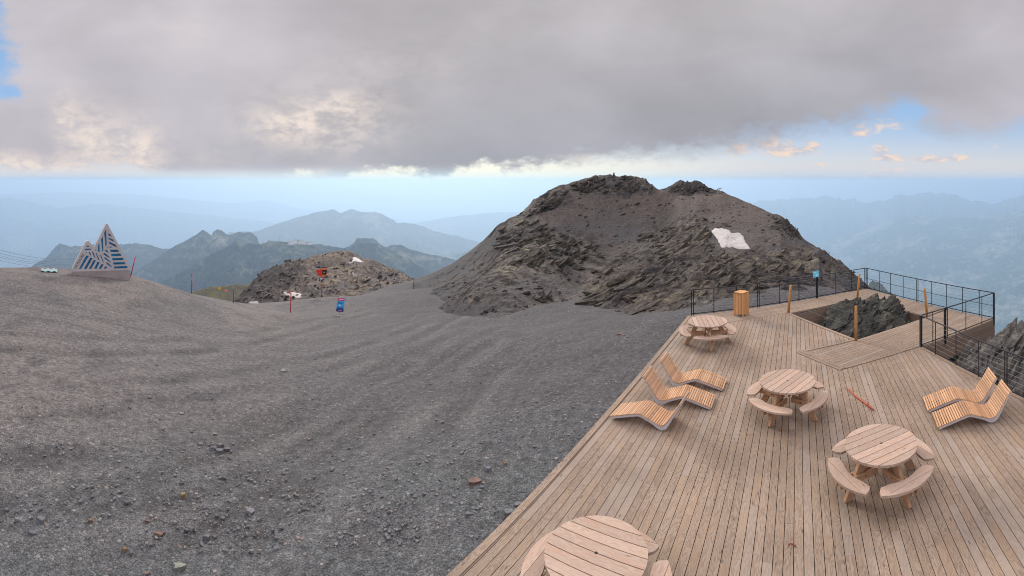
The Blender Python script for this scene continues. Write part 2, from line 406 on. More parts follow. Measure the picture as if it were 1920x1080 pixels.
# ================================================================ the ridge top: gravel, rocky summit, knoll
def by_z(px, py, z):
    v = at(px, py, z); return (v.x, v.y, v.z)
def by_d(px, py, d):
    v = at_d(px, py, d); return (v.x, v.y, v.z)
def xyz(px, d, z):
    a = az(px); return (d * math.sin(a), d * math.cos(a), z)
_gp = [by_z(842,1078,-.32), by_z(1023,900,-.32), by_z(1147,760,-.34), by_z(1220,675,-.36), by_z(1291,592,-.45),
       by_z(0,1080,-.55), by_z(240,1080,-.5), by_z(480,1080,-.42), by_z(0,800,-.8), by_z(0,640,-1.1), by_z(0,560,-1.4),
       by_z(100,600,-1.25), by_z(300,800,-1.05), by_d(300,650,21), by_d(400,600,30), by_d(500,600,33), by_d(600,700,19), by_d(600,850,11.4),
       by_d(1000,700,17.0), by_d(1100,640,19), by_d(900,800,11.6), by_d(800,900,9.1), by_d(770,680,20), by_d(880,640,23),
       by_d(60,503,38), by_d(0,502,40), by_d(-120,505,40), by_d(-300,530,36), by_d(-500,620,24), by_d(190,519,35), by_d(250,517,38), by_d(300,532,41), by_d(345,549,44), by_d(360,552,47), by_d(440,568,52), by_d(545,587,43),
       by_d(638,594,38), by_d(603,557,55), by_d(700,553,61), by_d(770,528,76), by_d(740,540,68), by_d(850,582,40), by_d(940,597,31), by_d(1000,574,33), by_d(1090,559,36),
       by_d(1200,585,27.5), by_z(1290,578,-1.0), by_d(1422,572,21.7), by_d(1530,556,24.5), by_d(1590,550,27),
       xyz(1480,16,-.7), xyz(1605,15,-.9), xyz(1500,8,-.6), xyz(1920,11.5,-.9), xyz(2100,9,-1.3), xyz(1920,8,-.9), xyz(1700,4,-.6), xyz(960,3,-.4), xyz(300,3,-.5),
       xyz(1720,18,-1.5), xyz(1780,17,-1.1), xyz(1840,16.5,-.7), xyz(1880,16.6,-.25), xyz(1925,16.6,.05), xyz(1980,15,-.2), xyz(1800,13.6,-.75), xyz(1850,13.2,-.75), xyz(1900,14.5,-.6), xyz(2030,13,-1.3), xyz(1840,20.5,-2.4), xyz(1920,20,-2.2), xyz(1700,24,-3.4), xyz(1800,24,-5.0), xyz(1900,24,-5.2), xyz(2050,18,-4.0), xyz(1680,40,-16), xyz(1800,40,-20), xyz(1950,40,-22), xyz(2150,40,-24), xyz(1640,60,-26), xyz(1800,80,-50), xyz(2100,80,-55),
       xyz(0,56,-8), xyz(-300,56,-10), xyz(150,56,-8.5), xyz(280,58,-11), xyz(380,66,-14.5), xyz(480,70,-16), xyz(570,75,-16), xyz(660,85,-17.5), xyz(760,98,-20), xyz(700,120,-30), xyz(500,120,-38), xyz(300,100,-34), xyz(100,100,-34), xyz(-200,100,-36), xyz(900,90,-18), xyz(1100,80,-12), xyz(1300,70,-10), xyz(1500,60,-14), xyz(1000,130,-40), xyz(1300,130,-45), xyz(1500,120,-50)]
G_RBF = RBF(_gp, 0.002)
def ground_z(X, Y):
    X = np.asarray(X, float); Y = np.asarray(Y, float)
    z = G_RBF(X, Y)
    d = np.hypot(X, Y)
    return z + 0.10 * fbm(X / 5.0, Y / 5.0, 0.0, 3) * sstep(4, 12, d) + 0.022 * fbm(X / 0.8, Y / 0.8, 0.4, 3) + 0.25 * fbm(X / 16.0, Y / 16.0, 2.0, 2) * sstep(20, 45, d)
def gz(x, y): return float(ground_z(np.array([x]), np.array([y]))[0])

def gravel_mat():
    m, g, b = material('slate_gravel')
    p = g.pos()
    n0 = g.noise(g.mapping(p, (0.09, 0.09, 0.09)), 1.0, 5, 0.55)
    n1 = g.noise(g.mapping(p, (0.55, 0.55, 0.55), loc=(4, 2, 0)), 1.0, 6, 0.6, 0.5)
    n2 = g.noise(g.mapping(p, (5.0, 5.0, 5.0)), 1.0, 7, 0.7)
    v1 = g.new('ShaderNodeTexVoronoi'); g.put(v1.inputs['Vector'], g.mapping(p, (30, 30, 30))); v1.inputs['Scale'].default_value = 1.0
    v2 = g.new('ShaderNodeTexVoronoi'); g.put(v2.inputs['Vector'], g.mapping(p, (9.5, 9.5, 9.5), loc=(3, 1, 0))); v2.inputs['Scale'].default_value = 1.0
    v3 = g.new('ShaderNodeTexVoronoi'); g.put(v3.inputs['Vector'], g.mapping(p, (55, 55, 55), loc=(7, 1, 0))); v3.inputs['Scale'].default_value = 1.0
    c1 = g.sep(v1.outputs['Color']); c2 = g.sep(v2.outputs['Color']); c3 = g.sep(v3.outputs['Color'])
    # warm on the far slope, cool grey near the deck
    base = g.mix(g.range(n0, 0.35, 0.65, 0, 1), (0.124, 0.119, 0.119), (0.172, 0.156, 0.145))
    qx = g.sep(p)
    side = g.math('ADD', g.math('ADD', qx[0], g.math('MULTIPLY', qx[1], 0.25)), g.math('MULTIPLY', g.math('SUBTRACT', n0, 0.5), 14.0))
    base = g.mix(g.range(side, -13.0, 3.0, 0, 1), base, g.mix(g.range(n1, .35, .65, 0, 1), (0.066, 0.066, 0.070), (0.092, 0.090, 0.094)))
    near = g.range(g.math('ADD', g.vmath('LENGTH', p), g.math('MULTIPLY', g.math('SUBTRACT', n0, 0.5), 6.0)), 9.0, 14.0, 1, 0)
    base = g.mix(g.math('MULTIPLY', near, .8), base, (0.098, 0.107, 0.108))
    base = g.mix(g.range(n1, 0.46, 0.66, 0, 0.65), base, (0.078, 0.077, 0.077))
    # wheel ruts: long bands sweeping across the slope
    q = g.sep(p)
    ctr = g.vmath('LENGTH', g.vmath('SUBTRACT', g.comb(q[0], q[1], 0.0), (-62.0, 54.0, 0.0)))
    wob = g.math('MULTIPLY', g.math('SUBTRACT', g.noise(g.mapping(p, (0.07, 0.07, 0.07)), 1.0, 3), 0.5), 9.0)
    band = g.noise(g.comb(g.math('ADD', ctr, wob), 0.0, 0.0), 0.95, 5, 0.7)
    base = g.mix(g.math('MULTIPLY', g.range(band, 0.47, 0.64, 0, 1), g.range(n0, 0.25, 0.6, 0.45, 0.35)), base, (0.066, 0.064, 0.064))
    base = g.mix(g.range(band, 0.45, 0.30, 0, 0.4), base, (0.190, 0.176, 0.166))
    base = g.mix(g.math('MULTIPLY', g.attr('rut'), g.range(n1, .3, .6, .3, .75)), base, (0.062, 0.060, 0.060))
    base = g.mix(g.math('MULTIPLY', g.attr('rim'), .4), base, (0.165, 0.155, 0.15))
    # single stones
    base = g.mix(0.55, base, g.mix(1.0, base, g.ramp(c1[0], [(0.0, (0.42, 0.42, 0.43)), (0.5, (0.95, 0.95, 0.97)), (0.86, (1.3, 1.28, 1.26)), (1.0, (2.0, 1.95, 1.9))]), 'MULTIPLY'))
    base = g.mix(0.6, base, g.mix(1.0, base, g.ramp(c3[0], [(0.0, (0.4, 0.4, 0.4)), (0.5, (1, 1, 1)), (1.0, (1.8, 1.75, 1.7))]), 'MULTIPLY'))
    st = g.math('MULTIPLY', g.range(c2[1], 0.86, 0.90, 0, 1), g.range(v2.outputs['Distance'], 0.42, 0.30, 0, 1))
    stc = g.ramp(c2[0], [(0.0, (0.16, 0.16, 0.17)), (0.5, (0.27, 0.27, 0.285)), (0.8, (0.36, 0.33, 0.30)), (0.95, (0.33, 0.22, 0.17)), (1.0, (0.45, 0.43, 0.41))])
    base = g.mix(g.math('MULTIPLY', st, 0.5), base, stc)
    base = g.mix(1.0, base, g.ramp(n2, [(0.3, (0.5, 0.5, 0.5)), (0.7, (1.42, 1.41, 1.39))]), 'MULTIPLY')
    hgt = g.math('ADD', g.math('ADD', g.math('MULTIPLY', v1.outputs['Distance'], -0.6), g.math('MULTIPLY', n2, 0.35)), g.math('MULTIPLY', st, 0.6))
    set_bsdf(g, b, base, 0.92, g.bump(hgt, 0.75, 0.035), spec=0.2)
    return m

def rock_mat(name, dark, mid, warm, lich=(0.16, 0.15, 0.09), strata=(0.55, 0.2, 2.6), scree=0.0, lichen_amt=0.6, contrast=1.0):
    """slate: thin beds seen as streaks, rusty and lichen-stained patches"""
    m, g, b = material(name)
    p = g.pos()
    n1 = g.noise(g.mapping(p, (0.16, 0.16, 0.16)), 1.0, 6, 0.6, 0.4)
    n2 = g.noise(g.mapping(p, (1.1, 1.1, 1.1)), 1.0, 7, 0.65, 0.3)
    beds = g.noise(g.mapping(g.vmath('ADD', p, g.vmath('SCALE', g.comb(n2, n1, n2), 0.25)), (0.9, 0.9, 9.0), rot=strata), 1.0, 7, 0.68)
    v = g.new('ShaderNodeTexVoronoi'); g.put(v.inputs['Vector'], g.mapping(p, (3.2, 3.2, 5.5), rot=strata)); v.inputs['Scale'].default_value = 1.0
    v4 = g.new('ShaderNodeTexVoronoi'); g.put(v4.inputs['Vector'], g.mapping(p, (9, 9, 9))); v4.inputs['Scale'].default_value = 1.0
    cr = g.sep(v.outputs['Color'])[0]; c4 = g.sep(v4.outputs['Color'])[0]
    c = g.mix(g.range(n1, 0.36, 0.62, 0, 1), dark, mid)
    c = g.mix(g.range(n2, 0.50, 0.70, 0, 0.7), c, warm)
    c = g.mix(g.math('MULTIPLY', g.range(g.math('ADD', n1, g.math('MULTIPLY', g.math('SUBTRACT', n2, .5), .7)), 0.55, 0.70, 0, 1), lichen_amt), c, lich)
    k = 0.6 * contrast
    c = g.mix(k, c, g.mix(1.0, c, g.ramp(beds, [(0.32, (0.35, 0.35, 0.36)), (0.5, (0.95, 0.95, 0.95)), (0.68, (1.75, 1.72, 1.66))]), 'MULTIPLY'))
    c = g.mix(0.5 * contrast, c, g.mix(1.0, c, g.ramp(cr, [(0.0, (0.5, 0.5, 0.5)), (0.6, (1, 1, 1)), (1.0, (1.75, 1.72, 1.68))]), 'MULTIPLY'))
    c = g.mix(0.45 * contrast, c, g.mix(1.0, c, g.ramp(c4, [(0.0, (0.45, 0.45, 0.45)), (0.5, (1, 1, 1)), (1.0, (1.8, 1.75, 1.7))]), 'MULTIPLY'))
    if scree > 0:
        s = g.attr('scree')
        sc = g.mix(g.range(n2, 0.35, 0.65, 0, 1), (0.062, 0.053, 0.047), (0.098, 0.081, 0.070))
        sc = g.mix(g.range(n1, 0.40, 0.60, 0, 0.8), sc, (0.066, 0.066, 0.067))
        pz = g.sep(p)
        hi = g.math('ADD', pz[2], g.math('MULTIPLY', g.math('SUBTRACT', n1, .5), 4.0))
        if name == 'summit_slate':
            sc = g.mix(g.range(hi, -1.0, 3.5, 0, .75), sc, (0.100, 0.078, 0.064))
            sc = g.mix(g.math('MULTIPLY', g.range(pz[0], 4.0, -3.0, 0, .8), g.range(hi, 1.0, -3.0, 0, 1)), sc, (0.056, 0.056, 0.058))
        sc = g.mix(0.5, sc, g.mix(1.0, sc, g.ramp(c4, [(0.0, (0.55, 0.55, 0.55)), (0.6, (1, 1, 1)), (1.0, (1.9, 1.85, 1.8))]), 'MULTIPLY'))
        c = g.mix(s, c, sc)
    hgt = g.math('ADD', g.math('MULTIPLY', beds, 1.0), g.math('ADD', g.math('MULTIPLY', n2, 0.6), g.math('MULTIPLY', v.outputs['Distance'], 0.5)))
    set_bsdf(g, b, c, 0.88, g.bump(hgt, 0.8, 0.12), spec=0.2)
    return m

M_GRAVEL = gravel_mat()
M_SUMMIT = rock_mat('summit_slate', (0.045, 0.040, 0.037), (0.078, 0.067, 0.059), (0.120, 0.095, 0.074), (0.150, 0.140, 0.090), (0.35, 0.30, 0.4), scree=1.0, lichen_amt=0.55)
M_KNOLL = rock_mat('knoll_slate', (0.085, 0.078, 0.074), (0.150, 0.122, 0.095), (0.205, 0.155, 0.100), (0.175, 0.145, 0.085), (0.4, 0.2, 0.4), scree=1.0, lichen_amt=0.7)
M_SLATE = rock_mat('outcrop_slate', (0.022, 0.024, 0.021), (0.058, 0.057, 0.048), (0.115, 0.098, 0.074), (0.075, 0.076, 0.048), (0.5, 0.25, 0.4), lichen_amt=0.35)
M_SLATE_WARM = rock_mat('outcrop_slate_warm', (0.032, 0.027, 0.023), (0.068, 0.056, 0.045), (0.135, 0.102, 0.072), (0.105, 0.095, 0.058), (0.5, 0.25, 0.4), lichen_amt=0.55)
M_SLATE_GREY = rock_mat('outcrop_slate_grey', (0.055, 0.052, 0.049), (0.108, 0.100, 0.093), (0.150, 0.128, 0.104), (0.12, 0.125, 0.075), (0.5, 0.25, 0.4), lichen_amt=0.2)
m_shoulder = rock_mat('shoulder_turf', (0.085, 0.085, 0.060), (0.115, 0.110, 0.065), (0.15, 0.13, 0.08), (0.11, 0.12, 0.055), lichen_amt=0.9, contrast=0.6)

# wheel tracks, surveyed along their middle
_tracks = [[(40,752),(200,742),(380,724),(520,700),(640,672),(740,640),(800,610),(850,590)],
           [(-60,905),(120,900),(300,893),(420,862),(540,806),(640,752),(740,700),(830,650),(900,615)],
           [(180,985),(330,945),(470,880),(580,815),(700,742),(800,690)],
           [(560,1075),(640,960),(720,850),(800,760),(880,690),(950,640)],
           [(0,640),(160,648),(330,650),(480,630),(600,604),(700,580)]]
def _track_pts():
    out = []
    for T in _tracks:
        q = []
        for px, py in T:
            a = az(px); d = np.linspace(5, 60, 800); z = G_RBF(d * math.sin(a), d * math.cos(a)); yy = YH + F * (HC - z) / d
            i = int(np.abs(yy - py).argmin()); q.append((d[i] * math.sin(a), d[i] * math.cos(a)))
        q = np.array(q); t = np.linspace(0, len(q) - 1, 40)
        c = np.stack([np.interp(t, np.arange(len(q)), q[:, 0]), np.interp(t, np.arange(len(q)), q[:, 1])], 1)
        for _ in range(4): c[1:-1] = (c[:-2] + 2 * c[1:-1] + c[2:]) / 4
        out.append(c)
    return out
def track_fields(X, Y):
    rut = np.zeros_like(X); rim = np.zeros_like(X)
    wx = .22 * fbm(X / 1.9, Y / 1.9, 5.0, 3); wy = .22 * fbm(X / 1.9 + 9, Y / 1.9, 5.0, 3)
    for k, c in enumerate(_track_pts()):
        n = np.gradient(c, axis=0); n = np.stack([-n[:, 1], n[:, 0]], 1); n /= np.linalg.norm(n, axis=1)[:, None]
        for s in (-.95, .95):
            q = c + n * s; best = np.full(X.shape, 9.0)
            sel = (X > q[:, 0].min() - 3) & (X < q[:, 0].max() + 3) & (Y > q[:, 1].min() - 3) & (Y < q[:, 1].max() + 3)
            xs, ys = X[sel] + wx[sel], Y[sel] + wy[sel]; b = np.full(xs.shape, 9.0)
            for i in range(len(q) - 1):
                ax, ay = q[i]; bx, by = q[i + 1] - q[i]; L = bx * bx + by * by + 1e-9
                t = np.clip(((xs - ax) * bx + (ys - ay) * by) / L, 0, 1); b = np.minimum(b, np.hypot(xs - ax - t * bx, ys - ay - t * by))
            best[sel] = b
            rut = np.maximum(rut, np.exp(-(best / .42) ** 2)); rim = np.maximum(rim, np.exp(-((best - .75) / .28) ** 2))
    brk = sstep(-.35, .25, fbm(X / 3.5, Y / 3.5, 11.0, 3))
    return rut * brk, rim * brk * (1 - rut)
def build_ground():
    a = np.linspace(R(-100), R(100), 900)
    d = np.concatenate([np.geomspace(0.6, 14, 150), np.geomspace(14.1, 60, 330)[1:], np.geomspace(60, 150, 60)[1:]])
    DD, AA = np.meshgrid(d, a, indexing='ij')
    X, Y = DD * np.sin(AA), DD * np.cos(AA)
    rut, rim = track_fields(X, Y)
    grid_mesh('gravel_ground', np.stack([X, Y, ground_z(X, Y) - .028 * rut + .018 * rim], -1), M_GRAVEL, kind='structure', attrs={'rut': rut, 'rim': rim})

# ---- the rocky summit
_crest = [(800,526,72),(830,504,71),(850,491,70),(880,468,69),(905,447,68),(930,427,67),(955,412,66),(982,392,65),(990,382,65),(1005,372,65),(1025,361,64),(1050,350,64),(1080,341,64),(1120,331,64),(1150,329,63),(1180,331,62),(1200,340,61.5),
          (1225,352,61),(1237,358,60),(1252,352,60),(1275,345,60),(1300,347,59),(1322,350,58),(1345,358,57),(1370,367,55),(1400,382,52),(1430,398,50),(1462,412,48),(1490,430,46),(1520,452,44),(1555,478,42),(1590,503,39.5),(1612,520,37.5),(1632,541,36)]
_front = [(840,577,39.5),(880,587,35),(910,594,33),(940,597,31),(970,588,32),(1000,573,33.5),(1050,564,34.5),(1085,558,36),(1120,562,32.5),(1160,578,29),(1200,585,27),(1245,582,25.5),(1290,576,24.5),(1350,572,23.8),(1422,566,23.4),(1500,556,25.0),(1560,547,27.5),(1610,545,30)]
_body = [(1110,505,43),(1150,480,47),(1190,445,51),(1215,410,55),(1232,378,58),(1080,540,38.5),
         (1000,430,54),(985,470,46),(950,520,39),(965,560,33.8),(900,515,47),(865,545,45),(925,475,54),(1040,470,49),(1050,440,53),(1070,500,43),(1040,530,38),(1060,400,57),(1130,390,58.5),(1150,430,54),
         (1120,545,33.6),(1160,525,34.5),(1200,555,29.5),(1190,500,39),(1240,470,42),(1290,430,46.5),(1280,535,28.5),(1280,490,35.5),(1340,530,28.5),(1330,470,39),(1375,445,42),(1400,510,31),(1400,480,36),(1450,530,27.8),(1440,460,39.5),(1500,520,30.5),(1480,485,37),(1530,510,34),(1560,520,33),(1300,390,52.5),(1360,400,50),(1180,360,60.5),(1280,365,58.5)]
_mp = [by_d(*c) for c in _crest + _front + _body]
for px, py, d in _crest:
    v = at_d(px, py, d); _mp.append(xyz(px, d + 9, v.z - 3.0)); _mp.append(xyz(px, d + 24, v.z - 14.0)); _mp.append(xyz(px, d + 45, v.z - 34.0))
for px, py, d in _front:
    q = xyz(px, d - 3.0, 0); _mp.append((q[0], q[1], gz(q[0], q[1]) - .35))
    q = xyz(px, d - 9.0, 0); _mp.append((q[0], q[1], gz(q[0], q[1]) - 2.2))
for px, d in ((818, 46), (808, 52), (796, 60), (786, 68)):
    q = xyz(px, d, 0); _mp.append((q[0], q[1], gz(q[0], q[1]) - .12))
for px, d in ((800, 42), (780, 50), (765, 60)):
    q = xyz(px, d, 0); _mp.append((q[0], q[1], gz(q[0], q[1]) - 1.0))
for px, d in ((740, 60), (750, 46), (770, 38), (745, 72), (1660, 34), (1680, 42), (1660, 28), (1640, 24)):
    q = xyz(px, d, 0); _mp.append((q[0], q[1], gz(q[0], q[1]) - 5.0))
S_RBF = RBF(_mp, 0.004)
_tp = np.arange(700, 1712, 4.0); _td = np.arange(14, 90, 0.5)
_TD, _TA = np.meshgrid(_td, (_tp - XC) / F, indexing='ij'); _TZ = S_RBF(_TD * np.sin(_TA), _TD * np.cos(_TA))
_sky = np.array([(700,560),(740,534),(765,527),(780,522),(807,514),(847,495),(883,470),(910,448),(932,425),(960,409),(977,402),(982,395),(990,389),(1005,377),(1022,366),(1035,357),(1049,349),(1067,345),(1094,338),(1108,333),(1116,330),(1126,332),(1138,333),(1154,331),(1170,330),(1183,330),(1196,334),(1206,339),(1214,344),(1221,349),(1229,355),(1235,358),(1246,355),(1257,351),(1266,348),(1272,344),(1277,342),(1286,346),(1296,349),(1306,346),(1317,349),(1329,356),(1349,359),(1380,371),(1425,390),(1450,402),(1465,409),(1479,425),(1514,454),(1559,484),(1586,502),(1600,511),(1618,528),(1640,546),(1712,600)], float)
for _it in range(3):
    _y = YH + F * (HC - _TZ) / _TD; _i = _y.argmin(0); _ys = _y.min(0); _yt = np.interp(_tp, _sky[:, 0], _sky[:, 1])
    _dd = _td[_i]; _cor = (_ys - _yt); _cor = np.where((_tp > 772) & (_tp < 1640), _cor, 0)
    _wt = sstep(0.50, 0.97, _TD / _dd[None]) * (1 - 0.6 * sstep(1.05, 1.4, _TD / _dd[None]))
    _TZ = _TZ + _wt * _cor[None] * _dd[None] / F
def s_fast(px, d):
    i = np.clip((d - 14) / 0.5, 0, len(_td) - 1.001); j = np.clip((px - 700) / 4.0, 0, len(_tp) - 1.001)
    i0 = i.astype(int); j0 = j.astype(int); a = i - i0; b = j - j0
    return (_TZ[i0, j0] * (1 - a) + _TZ[i0 + 1, j0] * a) * (1 - b) + (_TZ[i0, j0 + 1] * (1 - a) + _TZ[i0 + 1, j0 + 1] * a) * b
def in_px(X, Y):
    return XC + F * np.arctan2(X, Y)
def rockiness(X, Y, z):
    """where bare beds break through the scree: painted from the survey as soft discs (px, py, rx, ry, strength)"""
    d = np.hypot(X, Y); px = in_px(X, Y); py = YH + F * (HC - z) / d
    m = np.zeros_like(d)
    for x, y, rx, ry, k in ((1280,520,185,62,1),(1180,530,80,48,1),(1430,520,110,48,1),(1300,450,95,42,.8),(1490,500,70,40,.8),(1010,475,95,48,.8),(960,430,60,30,.6),(1090,470,45,30,.7),
                            (1150,345,110,26,.9),(1300,352,60,14,1),(1020,372,60,22,.9),(1480,425,40,18,.8),(1560,490,50,26,.8),(890,545,70,40,.45),(930,520,60,50,.5),(1380,480,60,24,.7)):
        m = np.maximum(m, k * np.exp(-(((px - x) / rx) ** 2 + ((py - y) / ry) ** 2) ** 1.5))
    return m
def strata_disp(X, Y, Z, lam, seed):
    """saw-tooth steps across tilted beds"""
    nx, ny, nz = -0.42, -0.30, 0.86
    s = X * nx + Y * ny + Z * nz
    s = s / lam + 0.9 * fbm(X / 6.0, Y / 6.0, seed, 3) + 0.35 * fbm(X / 1.6, Y / 1.6, seed + 3, 3)
    fr = s - np.floor(s)
    return np.where(fr < 0.82, fr / 0.82, (1 - fr) / 0.18) - 0.5
def calm(X, Y, z, discs):
    d = np.hypot(X, Y); px = in_px(X, Y); py = YH + F * (HC - z) / d; m = np.ones_like(d)
    for x, y, rx, ry in discs: m = np.minimum(m, 1 - np.exp(-(((px - x) / rx) ** 2 + ((py - y) / ry) ** 2) ** 2))
    return m
def patch_planes(zf, discs, dmin, dmax):
    out = []
    for x, y, rx, ry in discs:
        t = np.linspace(0, 2 * math.pi, 24, endpoint=False); P = []
        for k in (0, .4, .8):
            px = x + rx * .75 * k * np.cos(t); py = y + ry * .75 * k * np.sin(t)
            ds = np.linspace(dmin, dmax, 300); A = ((px - XC) / F)[:, None]; X = ds[None] * np.sin(A); Y = ds[None] * np.cos(A)
            Z = zf(X.ravel(), Y.ravel()).reshape(X.shape); hit = (YH + F * (HC - Z) / ds[None]) <= py[:, None]
            i = np.where(hit.any(1), hit.argmax(1), 299); q = np.arange(len(i)); P.append(np.stack([X[q, i], Y[q, i], Z[q, i]], 1))
        P = np.concatenate(P); A = np.stack([np.ones(len(P)), P[:, 0], P[:, 1]], 1)
        dd = np.hypot(P[:, 0], P[:, 1]); dm = np.median(dd)
        out.append((*np.linalg.lstsq(A, P[:, 2], rcond=None)[0], dm, max(3.0, 1.5 * np.percentile(np.abs(dd - dm), 90))))
    return out
def flatten(X, Y, z, discs, planes):
    d = np.hypot(X, Y); px = in_px(X, Y); py = YH + F * (HC - z) / d; zz = z
    for (x, y, rx, ry), c in zip(discs, planes):
        k = np.exp(-(((px - x) / rx) ** 2 + ((py - y) / ry) ** 2) ** 2) * np.exp(-((d - c[3]) / c[4]) ** 4); zz = zz * (1 - k) + k * (c[0] + c[1] * X + c[2] * Y)
    return zz
S_DISC = [(1368, 449, 58, 30)]
S_PL = patch_planes(lambda X, Y: s_fast(in_px(X, Y), np.hypot(X, Y)), S_DISC, 30, 60)
def summit_base(X, Y):
    return flatten(X, Y, s_fast(in_px(X, Y), np.hypot(X, Y)), S_DISC, S_PL)
def summit_z(X, Y, detail=True):
    z = s_fast(in_px(X, Y), np.hypot(X, Y))
    q = calm(X, Y, z, S_DISC); z = flatten(X, Y, z, S_DISC, S_PL)
    m = rockiness(X, Y, z) * q
    m = np.clip(m + 0.5 * (fbm(X / 3.2, Y / 3.2, 1.0, 4)) * (m > 0.05), 0, 1)
    big = ridged(X / 5.5 + 3, Y / 5.5, 0.7, 4) - 0.4
    zz = z + m * (0.62 * big + 0.52 * strata_disp(X, Y, z, 1.05, 1.0) + 0.22 * strata_disp(X, Y, z, 0.36, 4.0))
    zz = zz + (0.06 + .94 * q) * (0.12 * fbm(X / 2.0, Y / 2.0, 0.0, 4) + (0.05 + 0.10 * m) * ridged(X / 0.7, Y / 0.7, 0.2, 3))
    return zz, m
def build_summit():
    px = np.linspace(738, 1672, 1060); d = np.concatenate([np.geomspace(17, 72, 560), np.linspace(72.3, 112, 50)])
    DD, AA = np.meshgrid(d, (px - XC) / F, indexing='ij')
    X, Y = DD * np.sin(AA), DD * np.cos(AA)
    Z, m = summit_z(X, Y)
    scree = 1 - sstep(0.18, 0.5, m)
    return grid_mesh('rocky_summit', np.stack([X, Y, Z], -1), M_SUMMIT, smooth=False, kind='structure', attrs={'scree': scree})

# ---- the knoll below the saddle
_kc = [(430,580,128),(452,560,132),(470,540,136),(482,524,139),(500,515,142),(520,505,144),(545,494,147),(565,487,149),(590,483,150),(615,478,151),(635,472,151),(648,470,151),(656,473,150),(664,482,149),(690,488,148),(708,490,147),(722,500,144),(745,512,140),(770,522,137),(790,532,134),(815,548,130)]
_kf = [(440,582,112),(480,572,112),(540,566,111),(600,562,111),(660,558,110),(710,552,110),(760,542,110)]
_kb = [(520,540,124),(560,520,132),(560,545,120),(600,530,124),(600,505,138),(650,500,140),(650,535,121),(700,515,133),(700,535,120),(740,530,124),(490,548,124)]
_kp = [by_d(*c) for c in _kc + _kf + _kb]
for px, py, d in _kc:
    v = at_d(px, py, d); _kp.append(xyz(px, d + 14, v.z - 6)); _kp.append(xyz(px, d + 45, v.z - 34))
for px, py, d in _kf:
    v = at_d(px, py, d); _kp.append(xyz(px, d - 14, v.z - 5)); _kp.append(xyz(px, d - 30, v.z - 14))
K_RBF = RBF(_kp, 0.004)
K_DISC = [(667, 490, 20, 9), (663, 514, 7, 6), (548, 553, 26, 11), (476, 569, 18, 8)]
K_PL = patch_planes(K_RBF, K_DISC, 100, 152)
def knoll_z(X, Y):
    z = K_RBF(X, Y); px = in_px(X, Y)
    w = sstep(620, 470, px)
    big = ridged(X / 9 + 5, Y / 9, 0.2, 5) - 0.42
    q = calm(X, Y, z, K_DISC); z = flatten(X, Y, z, K_DISC, K_PL)
    return z + (.03 + .97 * q) * ((1.5 + 1.6 * w) * big + (0.35 + 0.5 * w) * strata_disp(X, Y, z, 1.5, 2.0) + 0.28 * ridged(X / 1.5, Y / 1.5, 0.6, 3))
def build_knoll():
    px = np.linspace(405, 850, 560); d = np.linspace(84, 190, 300)
    DD, AA = np.meshgrid(d, (px - XC) / F, indexing='ij')
    X, Y = DD * np.sin(AA), DD * np.cos(AA)
    P = in_px(X, Y); grey = sstep(600, 520, P + 60 * fbm(X / 7, Y / 7, 3.0, 4)) * .8 + sstep(640, 720, P) * sstep(.1, .35, fbm(X / 6, Y / 6, 8.0, 4))
    return grid_mesh('rocky_knoll', np.stack([X, Y, knoll_z(X, Y)], -1), M_KNOLL, smooth=False, kind='structure', attrs={'scree': np.clip(grey, 0, 1)})

